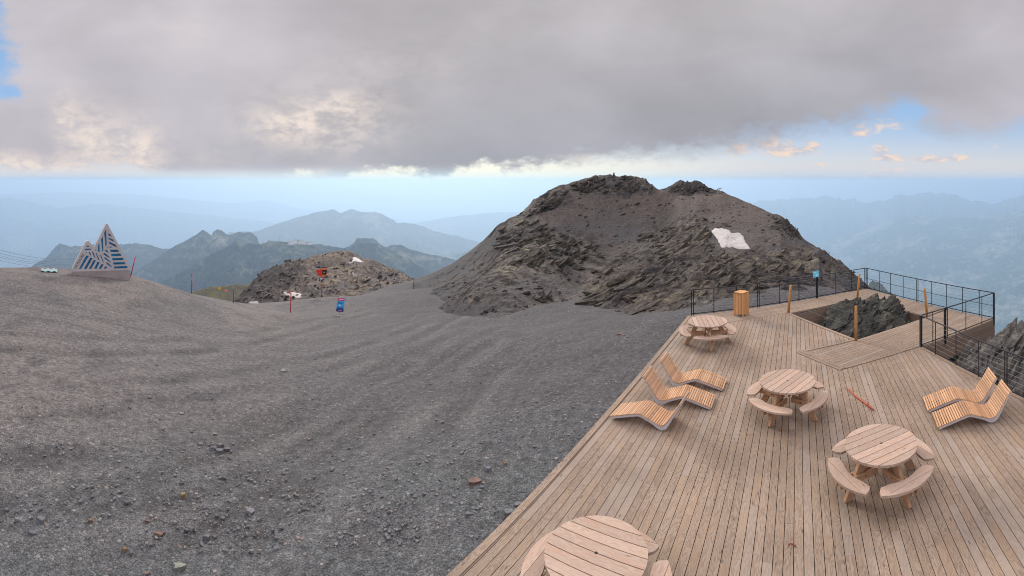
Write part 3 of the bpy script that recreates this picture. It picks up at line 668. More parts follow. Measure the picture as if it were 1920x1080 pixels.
# ---- snow left lying
def snow_mat():
    m, g, b = material('old_snow')
    n = g.noise(g.mapping(g.pos(), (3, 3, 3)), 1.0, 6, 0.7); n2 = g.noise(g.mapping(g.pos(), (0.7, 0.7, 0.7)), 1.0, 4)
    c = g.mix(g.range(n, 0.35, 0.7, 0, 1), (0.50, 0.475, 0.45), (0.36, 0.335, 0.31))
    c = g.mix(g.range(n2, 0.5, 0.7, 0, 0.5), c, (0.27, 0.245, 0.22))
    set_bsdf(g, b, c, 0.7, g.bump(n, 0.4, 0.06), spec=0.3); return m
M_SNOW = snow_mat()
def snow(poly, zf, dmin, dmax, label, thick, name='snow_patch'):
    """a thin sheet of old snow lying on the slope inside the outline (px, py)"""
    P = np.array(poly, float); cx, cy = P.mean(0)
    rows = []; k = 12; n = 120
    ang = np.linspace(0, 2 * math.pi, n, endpoint=False)
    # outline by angle, roughened
    def edge(t):
        best = 0.0; dx, dy = math.cos(t), math.sin(t)
        for i in range(len(P)):
            x1, y1 = P[i] - (cx, cy); x2, y2 = P[(i + 1) % len(P)] - (cx, cy)
            ex, ey = x2 - x1, y2 - y1; den = dx * ey - dy * ex
            if abs(den) < 1e-9: continue
            r = (x1 * ey - y1 * ex) / den; s = (x1 * dy - y1 * dx) / den
            if r > 0 and -1e-6 <= s <= 1 + 1e-6: best = max(best, r)
        return best
    rad = np.array([edge(t) for t in ang]); rad = rad * (1 + 0.20 * fbm(np.cos(ang) * 5.5 + cx, np.sin(ang) * 5.5, 1.0, 5) + 0.10 * fbm(np.cos(ang) * 3.1 + cx, np.sin(ang) * 3.1 + cy, 0.0, 4))
    ds = np.linspace(dmin, dmax, 200)
    f = (np.arange(k + 1) / k)[:, None]; tt = np.append(ang, ang[0])[None]; rd = np.append(rad, rad[0])[None]
    PX = (cx + f * rd * np.cos(tt)).ravel(); PY = (cy + f * rd * np.sin(tt)).ravel()
    A = ((PX - XC) / F)[:, None]
    X = ds[None] * np.sin(A); Y = ds[None] * np.cos(A); Z = zf(X.ravel(), Y.ravel()).reshape(X.shape)
    hit = (YH + F * (HC - Z) / ds[None]) <= PY[:, None]
    i = np.where(hit.any(1), hit.argmax(1), len(ds) - 1); q = np.arange(len(i))
    pts = np.stack([X[q, i], Y[q, i], Z[q, i]], -1).reshape(k + 1, n + 1, 3)
    rr = (np.arange(k + 1) / k)[:, None]
    pts[..., 2] += thick * (1 - rr ** 6) - thick * .8 * (rr > .99)[..., None][..., 0]
    o = grid_mesh(name, pts, M_SNOW, smooth=True, flip=True)
    tag(o, label, 'snow', 'old snow patches on the slopes')
    return o
def build_snow():
    s = summit_base
    snow([(1330,432),(1345,428),(1365,431),(1372,438),(1388,437),(1400,452),(1408,470),(1392,470),(1372,465),(1352,466),(1345,452)], s, 30, 60, 'large pale snow patch high on the rocky summit', 0.17)
    snow([(653,492),(658,488),(662,482),(668,483),(683,491),(676,493),(667,491),(657,495)], knoll_z, 112, 152, 'forked snow patch just right of the brown knoll top', 0.14)
    snow([(659,511),(662,512),(668,516),(663,517)], knoll_z, 112, 152, 'tiny snow scrap low on the right side of the brown knoll', 0.12)
    snow([(528,548),(540,547),(556,549),(566,552),(567,558),(558,560),(546,557),(535,553)], knoll_z, 100, 152, 'snow patch behind the red pole at the foot of the brown knoll', 0.14)
    snow([(463,568),(472,566),(483,565),(489,572),(478,572)], knoll_z, 95, 152, 'narrow snow strip low at the left foot of the brown knoll', 0.14)
# ================================================================ far country
def mountain_mat(name, rock, grass, bare, patch=0.5, scale=1.0, fields=0.0):
    m, g, b = material(name)
    p = g.pos(); P = g.mapping(p, (0.001 * scale,) * 3)
    n1 = g.noise(P, 1.6, 8, 0.6); n2 = g.noise(P, 9.0, 8, 0.65, 0.6); n3 = g.noise(P, 40.0, 6, 0.6)
    nz = g.sep(g.new('ShaderNodeNewGeometry').outputs['Normal'])[2]
    k = g.math('ADD', g.math('MULTIPLY', nz, 0.9), g.math('MULTIPLY', g.math('SUBTRACT', n2, 0.5), 1.5))
    c = g.mix(g.range(k, 0.45, 0.85, 0, 1), rock, grass)
    c = g.mix(g.range(g.math('ADD', n1, g.math('MULTIPLY', g.math('SUBTRACT', n2, .5), .8)), 0.60 - 0.12 * patch, 0.70, 0, 0.85), c, bare)
    if fields > 0:
        fv = g.noise(g.mapping(p, (0.0045, 0.0045, 0.012)), 1.0, 7, 0.78, 0.8)
        c = g.mix(g.math('MULTIPLY', g.range(fv, 0.52, 0.64, 0, 1), g.math('MULTIPLY', g.range(n2, 0.40, 0.56, 0, 1), fields)), c, bare)
    c = g.mix(g.math('MULTIPLY', g.attr('pale'), g.range(n2, .38, .58, .25, 1)), c, (0.50, 0.43, 0.33))
    c = g.mix(1.0, c, g.ramp(n3, [(0.3, (0.6, 0.6, 0.6)), (0.7, (1.3, 1.3, 1.3))]), 'MULTIPLY')
    set_bsdf(g, b, c, 0.9, g.bump(g.noise(P, 30, 8, 0.6), 1.0, 90.0), spec=0.1)
    return m

def ridge(name, crest, D, depth, drop, mat, amp, seed, step=1.6, rows=70, back=0.35, power=0.8, jag=0.0, fr=1.0, dvar=0.0, pale=()):
    """a mountain range: its crest line runs at distance D (metres), the near flank comes towards
    the viewer by depth and falls by drop, the far flank falls away behind"""
    px = np.array([c[0] for c in crest], float); py = np.array([c[1] for c in crest], float)
    n = int((px[-1] - px[0]) / step) + 1
    X = np.linspace(px[0], px[-1], n); Yp = np.interp(X, px, py)
    A = (X - XC) / F
    j = .6 * fbm(X / 23.0 + seed, np.zeros(n) + seed * 1.7, 0.0, 5, 0.6) + .7 * (ridged(X / 17.0 + seed, np.zeros(n) + seed * 2.3, 0.4, 4, .55) - .5)
    Dv = D * (1 + dvar * fbm(X / 160.0, np.zeros(n) + seed, 0.0, 2))
    zc = HC - Dv * (Yp - YH) / F + jag * j * D / F
    t = np.concatenate([np.linspace(0, 1, rows) ** 1.15, [1.06, 1.14, 1.25, 1.4]])
    T, AA = np.meshgrid(t, A, indexing='ij')
    DD = np.where(T <= 1, Dv[None] - depth * (1 - T), Dv[None] + depth * (T - 1) * back / 0.4 )
    f = np.where(T <= 1, 1 - np.clip(1 - T, 0, 1) ** power, 1 - (T - 1) / 0.4)
    Z = zc[None] - drop * (1 - f)
    x, y = DD * np.sin(AA), DD * np.cos(AA)
    L = depth / fr
    r = ridged(x / L * 1.5 + seed, y / L * 1.5, 0.0, 6, 0.52) - 0.35
    q = fbm(x / L * 5 + seed, y / L * 5, 0.3, 5, 0.55)
    env = np.clip((1 - np.minimum(T, 1)) * 5.0, 0.0, 1.0) * np.clip(T * 6, 0.2, 1)
    Z = Z + amp * env * (r * 0.9 + q * 0.35)
    pts = np.stack([x, y, Z], -1)
    PY = YH + F * (HC - Z) / DD; PX = XC + F * AA; m = np.zeros_like(Z)
    for ex, ey, rx, ry, k in pale: m = np.maximum(m, k * np.exp(-((PX - ex) / rx) ** 2 - ((PY - ey) / ry) ** 2))
    return grid_mesh(name, pts, mat, kind='structure', attrs={'pale': m})

rk = (0.085, 0.085, 0.09)
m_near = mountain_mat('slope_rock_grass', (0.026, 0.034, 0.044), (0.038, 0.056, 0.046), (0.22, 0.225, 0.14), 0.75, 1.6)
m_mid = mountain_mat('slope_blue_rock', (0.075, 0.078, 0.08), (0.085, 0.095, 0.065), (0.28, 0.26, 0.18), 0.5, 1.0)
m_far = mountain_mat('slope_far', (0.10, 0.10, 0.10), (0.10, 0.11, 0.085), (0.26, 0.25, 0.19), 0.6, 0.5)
m_valley = mountain_mat('slope_valley', (0.09, 0.11, 0.08), (0.10, 0.14, 0.07), (0.48, 0.44, 0.33), 0.9, 0.8, fields=0.9)

def far_country():
    # the valley floor, out past the last range
    rr = np.concatenate([[150], np.geomspace(400, 34000, 60)])
    aa = np.linspace(-math.pi, math.pi, 181)
    RR, AA = np.meshgrid(rr, aa, indexing='ij')
    z = -900 - 1500 * sstep(400, 6000, RR) + 60 * fbm(RR * np.sin(AA) / 1500, RR * np.cos(AA) / 1500)
    grid_mesh('valley_floor', np.stack([RR * np.sin(AA), RR * np.cos(AA), z], -1), m_valley, kind='structure')
    # left and centre, from the farthest to the nearest
    ridge('mountain_range', [(-200,372),(-60,368),(40,363),(120,360),(200,363),(290,367),(400,379),(450,381),(500,375),(560,392),(640,402),(760,412),(900,416),(1000,418)], 21000, 6000, 1300, m_far, 260, 3, jag=3, fr=2)
    ridge('mountain_range', [(-200,380),(-40,374),(20,370),(60,379),(110,391),(150,385),(185,382),(230,386),(300,394),(345,399),(420,407),(520,418),(600,430),(680,440)], 14500, 4500, 1400, m_far, 240, 8, jag=3, fr=2)
    ridge('mountain_range', [(640,440),(720,426),(780,418),(830,409),(880,402),(940,398),(1000,398),(1060,402),(1120,405)], 13000, 4200, 1500, m_far, 200, 12, jag=2, fr=2)
    ridge('mountain_range', [(380,452),(430,436),(480,433),(510,424),(545,411),(580,402),(600,396),(625,393),(638,399),(658,391),(672,397),(690,396),(712,398),(728,408),(745,417),(775,418),(800,428),(830,437),(870,446),(920,462),(1000,480)], 7200, 2600, 950, m_mid, 260, 21, jag=4, fr=1.6)
    ridge('mountain_range', [(700,520),(740,505),(790,500),(830,486),(855,478),(880,470),(910,462),(960,458),(1010,462)], 5200, 1300, 500, m_mid, 90, 33, jag=3, fr=1.6)
    ridge('mountain_range', [(20,520),(55,503),(75,489),(88,482),(98,468),(113,457),(122,461),(134,463),(150,459),(180,459),(215,457),(260,456),(300,464),(335,470),(380,480),(440,500)], 4200, 1300, 600, m_near, 190, 5, jag=5, fr=1.2)
    ridge('mountain_range', [(200,545),(230,525),(262,505),(295,482),(318,466),(340,456),(358,445),(372,438),(380,431),(390,436),(397,441),(400,433),(408,431),(418,433),(428,440),(436,437),(447,434),(462,436),(472,437),(482,445),(485,456),(500,470),(540,480)], 3300, 900, 430, m_near, 160, 9, step=1.2, jag=4, fr=1.2, pale=[(418,450,14,7,1),(405,445,8,5,.6),(370,462,30,3,.5),(330,480,40,4,.35),(300,500,30,3,.3)])
    ridge('mountain_range', [(560,500),(620,476),(652,463),(664,456),(669,447),(690,446),(700,447),(716,459),(724,463),(740,458),(752,459),(764,466),(790,473),(815,479),(850,486),(900,500)], 3000, 700, 330, m_near, 110, 14, step=1.2, jag=4, fr=1.2, pale=[(800,484,24,4,.7),(760,478,24,3,.4)])
    ridge('mountain_range', [(200,580),(260,552),(300,530),(345,508),(380,486),(420,464),(440,453),(462,456),(480,457),(498,456),(505,450),(520,452),(545,455),(575,456),(605,459),(640,465),(655,465),(672,456),(690,455),(706,458),(730,468),(770,489),(800,505),(840,525),(880,545),(930,560)], 2400, 800, 420, m_near, 170, 27, step=1.0, rows=110, jag=4, fr=1.0, pale=[(563,456,26,3.2,1),(545,457,14,3,.9),(600,461,26,2,.5),(480,459,40,2,.3),(450,500,10,22,.25),(590,470,30,6,.3)])
    # right: the big wooded side of the valley and the crest behind it
    ridge('mountain_range', [(1300,386),(1380,380),(1440,376),(1490,372),(1540,370),(1570,370),(1580,374),(1597,375),(1602,371),(1606,374),(1614,379),(1640,378),(1660,374),(1680,367),(1692,365),(1700,368),(1712,364),(1735,362),(1746,359),(1752,363),(1764,361),(1778,365),(1792,364),(1806,372),(1830,379),(1870,379),(1890,374),(1920,367),(1980,372),(2100,380),(2300,384)], 14500, 4200, 1500, m_far, 480, 41, step=1.0, rows=100, jag=8, fr=1.6)
    ridge('valley_side', [(1380,480),(1440,470),(1520,456),(1580,442),(1640,424),(1690,407),(1730,404),(1780,407),(1830,409),(1870,402),(1920,396),(2000,400),(2100,410),(2300,420)], 10500, 5600, 1250, m_valley, 260, 52, step=1.6, rows=110, power=1.0, jag=2, fr=1.6)
    # a rocky spur just beyond the corner of the walkway
    ridge('rocky_spur', [(1596,580),(1612,556),(1624,545),(1630,531),(1638,527),(1648,528),(1656,537),(1668,548),(1684,562),(1705,580),(1730,600)], 1300, 240, 180, m_near, 34, 61, step=0.6, rows=40, jag=8, fr=1.0)
    # green shoulder below the saddle
    ridge('grassy_shoulder', [(330,560),(360,548),(385,540),(410,536),(440,534),(480,532),(540,530),(620,532),(700,536),(800,545)], 230, 70, 22, m_shoulder, 3.5, 71, step=1.0, rows=50, jag=2, fr=1.0)


# ================================================================ the timber deck and walkways
def wood_mat(name, light, dark, warm=None, var=0.35, grain=1.0, rough=0.75, grey=None, knots=0.5):
    m, g, b = material(name)
    G = g.attr('grain', 'Vector'); T = g.attr('tone')
    lo = g.noise(g.mapping(G, (1.1, 5.0, 5.0)), 1.0, 3, 0.5, 0.25)
    ring = g.math('SINE', g.math('MULTIPLY', lo, 95.0))                      # growth rings cut lengthwise
    fine = g.noise(g.mapping(G, (2.5, 70.0, 70.0)), 1.0, 4, 0.6)
    blot = g.noise(g.mapping(G, (1.2, 3.0, 3.0), loc=(5, 5, 5)), 1.0, 4, 0.6)
    kn = g.new('ShaderNodeTexVoronoi'); g.put(kn.inputs['Vector'], g.mapping(G, (2.1, 8.0, 8.0))); kn.inputs['Scale'].default_value = 1.0
    c = g.mix(g.range(ring, -0.6, 1.0, 0, 0.55 * grain), light, dark)
    c = g.mix(g.range(fine, 0.40, 0.72, 0, 0.45 * grain), c, dark)
    if warm: c = g.mix(g.range(blot, 0.48, 0.70, 0, 0.65), c, warm)
    if grey: c = g.mix(g.range(T, 0.55, 0.95, 0, 0.5), c, grey)
    c = g.mix(g.range(kn.outputs['Distance'], 0.13, 0.06, 0, knots), c, tuple(q * 0.35 for q in dark))
    k = g.range(T, 0, 1, 1 - var, 1 + var, smooth=False)
    c = g.mix(1.0, c, g.comb(k, k, k), 'MULTIPLY')
    if name == 'weathered_larch':                                             # wear and damp: broad uneven patches
        w = g.noise(g.mapping(g.pos(), (.45, .45, .45)), 1.0, 5, 0.6, .5); kk = g.range(w, .3, .7, .80, 1.08); c = g.mix(1.0, c, g.comb(kk, kk, kk), 'MULTIPLY')
    set_bsdf(g, b, c, rough, g.bump(g.math('ADD', fine, g.math('MULTIPLY', ring, 0.15)), 0.35, 0.004), spec=0.25)
    return m
M_DECK = wood_mat('weathered_larch', (0.325, 0.246, 0.182), (0.170, 0.117, 0.078), (0.315, 0.215, 0.135), var=0.10, grey=(0.275, 0.230, 0.190), knots=0.7)
M_TABLE = wood_mat('fresh_larch', (0.44, 0.335, 0.26), (0.33, 0.195, 0.13), (0.44, 0.27, 0.18), var=0.14, grain=0.75, knots=0.6)
M_TFRAME = wood_mat('larch_frame', (0.47, 0.285, 0.165), (0.34, 0.175, 0.09), (0.43, 0.235, 0.12), var=0.14, grain=0.8)
M_SLAT = wood_mat('larch_slats', (0.53, 0.315, 0.175), (0.40, 0.20, 0.095), (0.55, 0.285, 0.115), var=0.22, grain=0.6, rough=0.5)
M_POST = wood_mat('ochre_post', (0.50, 0.245, 0.075), (0.36, 0.155, 0.045), var=0.1, grain=0.8)
M_BIN = wood_mat('bin_larch', (0.62, 0.345, 0.150), (0.47, 0.225, 0.085), (0.60, 0.30, 0.11), var=0.14, grain=0.7)
M_FASCIA = wood_mat('fascia_boards', (0.24, 0.175, 0.130), (0.150, 0.100, 0.070), (0.21, 0.14, 0.10), var=0.15)
def plain(name, col, rough=0.5, metal=0.0, spec=0.3, var=0.12, sc=6.0):
    m, g, b = material(name)
    n = g.noise(g.mapping(g.obj(), (sc,) * 3), 1.0, 6, 0.65)
    k = g.range(n, 0.3, 0.7, 1 - var, 1 + var)
    set_bsdf(g, b, g.mix(1.0, col, g.comb(k, k, k), 'MULTIPLY'), g.range(n, 0.3, 0.7, rough - .08, rough + .1), spec=spec, metal=metal)
    return m
M_STEEL = plain('black_painted_steel', (0.012, 0.013, 0.017), 0.4, 0.2, 0.4)
M_WIRE = plain('steel_wire', (0.25, 0.25, 0.25), 0.5, 0.5)
M_UNDER = plain('dark_underside', (0.03, 0.027, 0.025), 0.9)

DU = az(1497); DS, DC = math.sin(DU), math.cos(DU)              # the main deck's boards run along this bearing
def to_uv(x, y): return (x * DS + y * DC, x * DC - y * DS)
def from_uv(u, v): return (u * DS + v * DC, u * DC - v * DS)

def boards(mb, poly, ang, pitch, gap, z1, thick, lens=(2.2, 4.4), off=0.0):
    """fill an outline with boards running along bearing ang, butt-jointed at random"""
    ca, sa = math.cos(ang), math.sin(ang)
    P = [(x * sa + y * ca, x * ca - y * sa) for x, y in poly]            # (along, across)
    lo = min(p[1] for p in P); hi = max(p[1] for p in P)
    def cuts(v):
        out = []
        for i in range(len(P)):
            (u1, v1), (u2, v2) = P[i], P[(i + 1) % len(P)]
            if (v1 <= v) != (v2 <= v): out.append(u1 + (u2 - u1) * (v - v1) / (v2 - v1))
        return sorted(out)
    k = math.floor((lo - off) / pitch)
    while off + k * pitch < hi:
        va, vb = off + k * pitch + gap / 2, off + (k + 1) * pitch - gap / 2; k += 1
        va2, vb2 = max(va, lo + 1e-4), min(vb, hi - 1e-4)
        if vb2 - va2 < 0.01: continue
        ca_, cb_ = cuts(va2), cuts(vb2)
        if len(ca_) != len(cb_):
            cm = cuts((va2 + vb2) / 2); ca_ = cb_ = cm
        for i in range(0, len(ca_) - 1, 2):
            a0, a1, b0, b1 = ca_[i], ca_[i + 1], cb_[i], cb_[i + 1]
            u = min(a0, b0); ends = [None]
            lim = max(a1, b1); first = mb.r.uniform(0.4, lens[1])
            s = u + first; js = []
            while s < lim - 0.35: js.append(s); s += mb.r.uniform(*lens)
            xs0 = [(a0, b0)] + [(j, j) for j in js if j > max(a0, b0) + .15 and j < min(a1, b1) - .15] + [(a1, b1)]
            for q in range(len(xs0) - 1):
                (p0, q0), (p1, q1) = xs0[q], xs0[q + 1]
                e0 = 0.0015 if q else 0.0; e1 = 0.0015 if q < len(xs0) - 2 else 0.0
                uv = [(p0 + e0, va2), (p1 - e1, va2), (q1 - e1, vb2), (q0 + e0, vb2)]
                dz = mb.r.uniform(-0.0015, 0.0015)
                pts = [(uu * sa + vv * ca, uu * ca - vv * sa) for uu, vv in uv]
                n = 4
                vs = [(x, y, z1 - thick) for x, y in pts] + [(x, y, z1 + dz) for x, y in pts]
                gr = [(uu, vv, 0) for uu, vv in uv] + [(uu, vv, thick) for uu, vv in uv]
                # (along, across) is a left-handed pair seen from above, so wind the other way
                fs = [(0, 1, 2, 3), (7, 6, 5, 4)] + [((i2 + 1) % 4, i2, 4 + i2, 4 + (i2 + 1) % 4) for i2 in range(4)]
                mb.add(vs, fs, gr)

HX0, HX1, HY0, HY1 = 10.81, 14.60, 11.76, 15.86                 # the opening round the rock
E_TOP = (7.02, 17.50); C_FAR = (16.30, 17.06); C_RIGHT = (15.86, 9.33); K_RAIL = (11.80, 9.76)
E_LOW = from_uv(-2.6, -4.42); R_LOW = (K_RAIL[0] - 0.318 * 11.0, K_RAIL[1] - 11.0)
def build_deck():
    root = empty('timber_deck', (0, 0, 0))
    tag(root, 'weathered larch deck with walkways round a square opening on the ridge', 'deck')
    W0, W2, W3 = (8.66, 12.05), (8.84, 10.28), (11.78, 9.86)
    main = [E_LOW, from_uv(17.0, -4.42), (7.02, 16.02), (HX0, 15.97), (HX0 - 0.13, 15.9), (HX0 - 0.13, HY0 + .02), W0, W2, W3, K_RAIL, R_LOW]
    main[1] = from_uv(to_uv(6.0, 16.02)[0], -4.42)
    t = (16.03 - from_uv(0, -4.42)[1]) / DC
    main[1] = from_uv(t, -4.42); main[2] = (7.0, 16.02)
    mb = MB(11)
    boards(mb, main, DU, 0.150, 0.0105, 0.0, 0.07, off=-4.42)
    mb.build('floor_boards', M_DECK, root)
    mb = MB(12); far = [main[1], E_TOP, C_FAR, (16.23, HY1), (HX0, HY1), (HX0, 15.98)]
    far = [(main[1][0] + .0, main[1][1] + .004), E_TOP, C_FAR, (16.24, 15.865), (HX0 + .003, 15.865), (HX0 + .003, 15.975), (7.05, 16.024)]
    boards(mb, far, R(90), 0.150, 0.012, 0.004, 0.07, off=15.86)
    mb.build('walkway_boards', M_DECK, root)
    mb = MB(13); side = [(HX1, HY0), (HX1, 15.858), (16.235, 15.858), (15.99, HY0)]
    boards(mb, side, R(90), 0.150, 0.012, 0.004, 0.07, off=15.86, lens=(1.8, 3))
    mb.build('walkway_boards', M_DECK, root)
    mb = MB(14); near = [W0, (HX0 - .13, HY0 + .014), (HX0 - .13, HY0 - .003), (15.99, HY0 - .003), C_RIGHT, (K_RAIL[0] + .05, K_RAIL[1] - .01), W3, W2]
    boards(mb, near, R(90), 0.150, 0.012, 0.003, 0.07, off=HY0)
    mb.build('walkway_boards', M_DECK, root)
    # trim boards: along the opening, the end of the inlaid walkway, the gravel edge and the railing edge
    for k, (a, b, w) in enumerate([((HX0 - .065, 15.96), (HX0 - .065, HY0), .125), ((8.70, 12.16), (8.90, 10.22), .14), ((8.56, 12.12), (8.76, 10.2), .11),
                                   (from_uv(-2.6, -4.36), from_uv(t + 1.72, -4.36), .13), (K_RAIL, R_LOW, .12), ((8.75, 12.06), (HX0 - .13, 11.83), .09), ((8.9, 10.24), (11.80, 9.84), .10)]):
        mb = MB(30 + k); mb.bar((a[0], a[1], .001), (b[0], b[1], .001), w, .04); mb.build('trim_board', M_DECK, root)
    # fascia under every open edge, and the dark frame below
    mb = MB(15)
    def fascia(a, b, h, n=3, zt=-0.076):
        a, b = Vector((*a, 0)), Vector((*b, 0))
        for i in range(n):
            z = zt - h / n * (i + .5)
            mb.bar(a + Vector((0, 0, z)), b + Vector((0, 0, z)), .026, h / n - .006)
    fascia((HX0, 15.83), (HX1 + .02, 15.83), .66, 4); fascia((HX0 - .14, 15.8), (HX0 - .14, HY0), .5)
    fascia((HX1 + .03, HY0), (HX1 + .03, 15.8), .5); fascia((HX0 - .13, HY0 - .03), (HX1, HY0 - .03), .5)
    fascia((K_RAIL[0] + .03, K_RAIL[1] - .024), (C_RIGHT[0], C_RIGHT[1] - .016), .76, 4, -.006); fascia((C_RIGHT[0] + .016, C_RIGHT[1]), (C_FAR[0] + .016, C_FAR[1]), .66, 3, -.006)
    fascia((E_TOP[0], E_TOP[1] + .02), (C_FAR[0], C_FAR[1] + .02), .5); fascia(K_RAIL, R_LOW, .6)
    fascia(from_uv(-2.6, -4.43), from_uv(t + 1.75, -4.43), .34, 2)
    mb.build('fascia', M_FASCIA, root)
    mb = MB(16)
    u = 0.4
    for k in range(24):                                                   # joists across the main deck
        u = -2.4 + k * 0.72
        a = from_uv(u, -4.3); vmax = 9.0
        # stop at the railing edge, the inlay or the opening
        v = -4.2
        while v < 12:
            x, y = from_uv(u, v)
            if y > 15.9 or (x > HX0 - .2 and y > HY0 - .1) or x > K_RAIL[0] + 0.318 * (y - K_RAIL[1]) - .1 or (x > 8.8 and y > 10.3): break
            v += .05
        if v < -3.5: continue
        b = from_uv(u, v - .1)
        mb.bar((a[0], a[1], -.12), (b[0], b[1], -.155), .06, .16)
    for y in (16.2, 16.7, 17.2): mb.bar((7.2, y - .3, -.155), (16.2, y - .3, -.155), .06, .16)
    for x in (14.85, 15.4, 15.85): mb.bar((x, 9.6, -.155), (x, 15.7, -.155), .06, .16)
    for y in (10.1, 10.7, 11.3): mb.bar((9.0, y + .1, -.155), (15.8, y - .1, -.155), .06, .16)
    mb.build('joists', M_UNDER, root)
build_deck()

# ---- guard rails: flat black top rail, slim uprights, doubled at the panel joints, thin wires
def railing(a, b, label, posts, doubles, h=1.06, foot=0.0, heavy=(), wires=5, mid=False, seed=1, low=0.07):
    a = Vector((*a, 0)); b = Vector((*b, 0)); d = (b - a); L = d.length; x = d.normalized()
    root = empty('guard_rail', a); root.rotation_euler = (0, 0, math.atan2(x.y, x.x)); tag(root, label, 'railing', 'black steel guard rails round the deck')
    mb = MB(seed); mb.box((L / 2, 0, h - .012), (L, .045, .028), axis=0, bev=.004); mb.build('top_rail', M_STEEL, root)
    mb = MB(seed); mb.box((L / 2, 0, low), (L - .01, .012, .03), axis=0); mb.build('bottom_rail', M_STEEL, root)
    if mid:
        mb = MB(seed); mb.box((L / 2, 0, h * .5), (L - .01, .010, .016), axis=0); mb.build('middle_rail', M_STEEL, root)
    def post(s, w, dd, hh=None):
        mb = MB(seed); z0 = -foot; z1 = h - .026
        mb.box((s, 0, (z0 + z1) / 2), (w, dd, z1 - z0), axis=2, bev=.002)
        if foot > .1: mb.box((s, -.035 if foot < 9 else 0, -foot / 2 - .02), (w + .07, .02, foot * .8), axis=2)
        mb.build('post', M_STEEL, root)
    for s in posts: post(s * L, .034, .012)
    for s in doubles:
        post(s * L - .042, .034, .014); post(s * L + .042, .034, .014)
    for s, w in heavy: post(s * L, w, .05)
    for k in range(wires):
        z = low + (h - low) * (k + 1) / (wires + 1)
        if mid and abs(z - h * .5) < .03: continue
        mb = MB(seed); mb.tube([(0.02, 0, z), (L * .5, 0, z - .004), (L - .02, 0, z)], .0035, 5); mb.build('wire', M_WIRE, root)
    return root
YF = lambda x: 17.50 + (C_FAR[1] - 17.50) * (x - 7.02) / (C_FAR[0] - 7.02)
def fr_far(px): 
    # where a far rail upright stands along the rail, from its column in the photograph
    t = math.tan(az(px)); m = (C_FAR[1] - 17.50) / (C_FAR[0] - 7.02); x = t * (17.50 - m * 7.02) / (1 - m * t)
    return (x - 7.10) / (C_FAR[0] - 7.10)
def fr_line(px, a, b):
    t = math.tan(az(px)); s = (t * a[1] - a[0]) / ((b[0] - a[0]) - t * (b[1] - a[1])); return s
FA, FB = (7.10, YF(7.10) - .03), (C_FAR[0] - .02, C_FAR[1] - .03)
railing(FA, FB, 'long black guard rail behind the wooden bin with the turquoise board on it', [fr_line(p, FA, FB) for p in (1338.5, 1380.5, 1462, 1498, 1567, 1597)],
        [0.006] + [fr_line(p, FA, FB) for p in (1422, 1532)] + [0.995], wires=5, seed=51)
RA, RB = (C_FAR[0] - .03, C_FAR[1] - .06), (C_RIGHT[0] - .03, C_RIGHT[1] + .02)
railing(RA, RB, 'black guard rail along the valley side of the walkway', [fr_line(p, RA, RB) for p in (1649.5, 1669.5, 1693.5, 1747, 1775, 1805, 1836)], [0.006, fr_line(1720, RA, RB)], wires=7, mid=True, seed=52)
NA, NB = (C_RIGHT[0] - .03, C_RIGHT[1] - .02), (K_RAIL[0] + .06, K_RAIL[1] - .03)
railing(NA, NB, 'short black guard rail from the right corner back to the stout post', [fr_line(p, NA, NB) for p in (1841, 1811, 1776.5, 1749)], [], foot=.22, heavy=((0.004, .07), (fr_line(1772, NA, NB), .09)), wires=6, seed=53)
DA, DB = (K_RAIL[0] + .0, K_RAIL[1] - .03), (R_LOW[0] + .02, R_LOW[1])
railing(DA, DB, 'black guard rail beside the two sun loungers on the right edge', [fr_line(p, DA, DB) for p in (1754, 1792.5, 1835)] + [.56, .65, .81, .9], [fr_line(1886, DA, DB), .73], foot=.12, heavy=((0.0, .11),), wires=6, seed=54)

# ---- ochre posts with a slack wire round the opening
def rope_post(x, y, h, lean, label, seed, foot=0.0):
    root = empty('wooden_post', (x, y, -foot)); tag(root, label, 'post', 'ochre wooden posts round the rock opening')
    mb = MB(seed); mb.tube([(0, 0, 0), (lean[0] * .5, lean[1] * .5, (h + foot) * .5), (lean[0], lean[1], h - .015 + foot), (lean[0], lean[1], h + foot)], [.052, .05, .048, .038], 12)
    mb.build('shaft', M_POST, root)
    for z in (.5, .93):
        f = z / h; c = Vector((lean[0] * f, lean[1] * f, z + foot)); mb = MB(seed + 1)
        mb.tube([c + Vector((.056 * math.cos(q), .056 * math.sin(q), 0)) for q in np.linspace(0, 2 * math.pi, 13)], .004, 5)
        mb.build('wire_loop', M_WIRE, root)
    return root
RP = [(HX0 - .02, 15.92, 1.14, (.13, .02)), (HX1 + .06, 15.92, 1.12, (.12, -.02)), (HX0 - .06, HY0 - .02, 1.19, (0, 0)), (HX1 + .0, HY0 - .05, 1.15, (-.10, .05))]
rope_post(*RP[0], 'leaning ochre post right of the wooden bin at the opening corner', 61)
rope_post(*RP[1], 'ochre post behind the rock near the far railing corner', 62)
rope_post(*RP[2], 'upright ochre post in front of the rock, nearest the viewer', 63)
rope_post(*RP[3], 'ochre post right of the rock beside the dark stout rail post', 64)
def slack(i, j, label):
    for z, w in ((.5, 'lower'), (.93, 'upper')):
        mb = MB(70 + i * 4 + j)
        a = Vector((RP[i][0] + RP[i][3][0] * z / 1.1, RP[i][1] + RP[i][3][1] * z / 1.1, z)); b = Vector((RP[j][0] + RP[j][3][0] * z / 1.1, RP[j][1] + RP[j][3][1] * z / 1.1, z))
        d = (b - a).normalized(); a = a + d * .056; b = b - d * .056
        mb.tube([a.lerp(b, t) - Vector((0, 0, .10 * 4 * t * (1 - t))) for t in np.linspace(0, 1, 11)], .0026, 5)
        o = mb.build('guard_wire', M_WIRE); tag(o, w + ' ' + label, 'wire', 'wires strung round the rock opening')
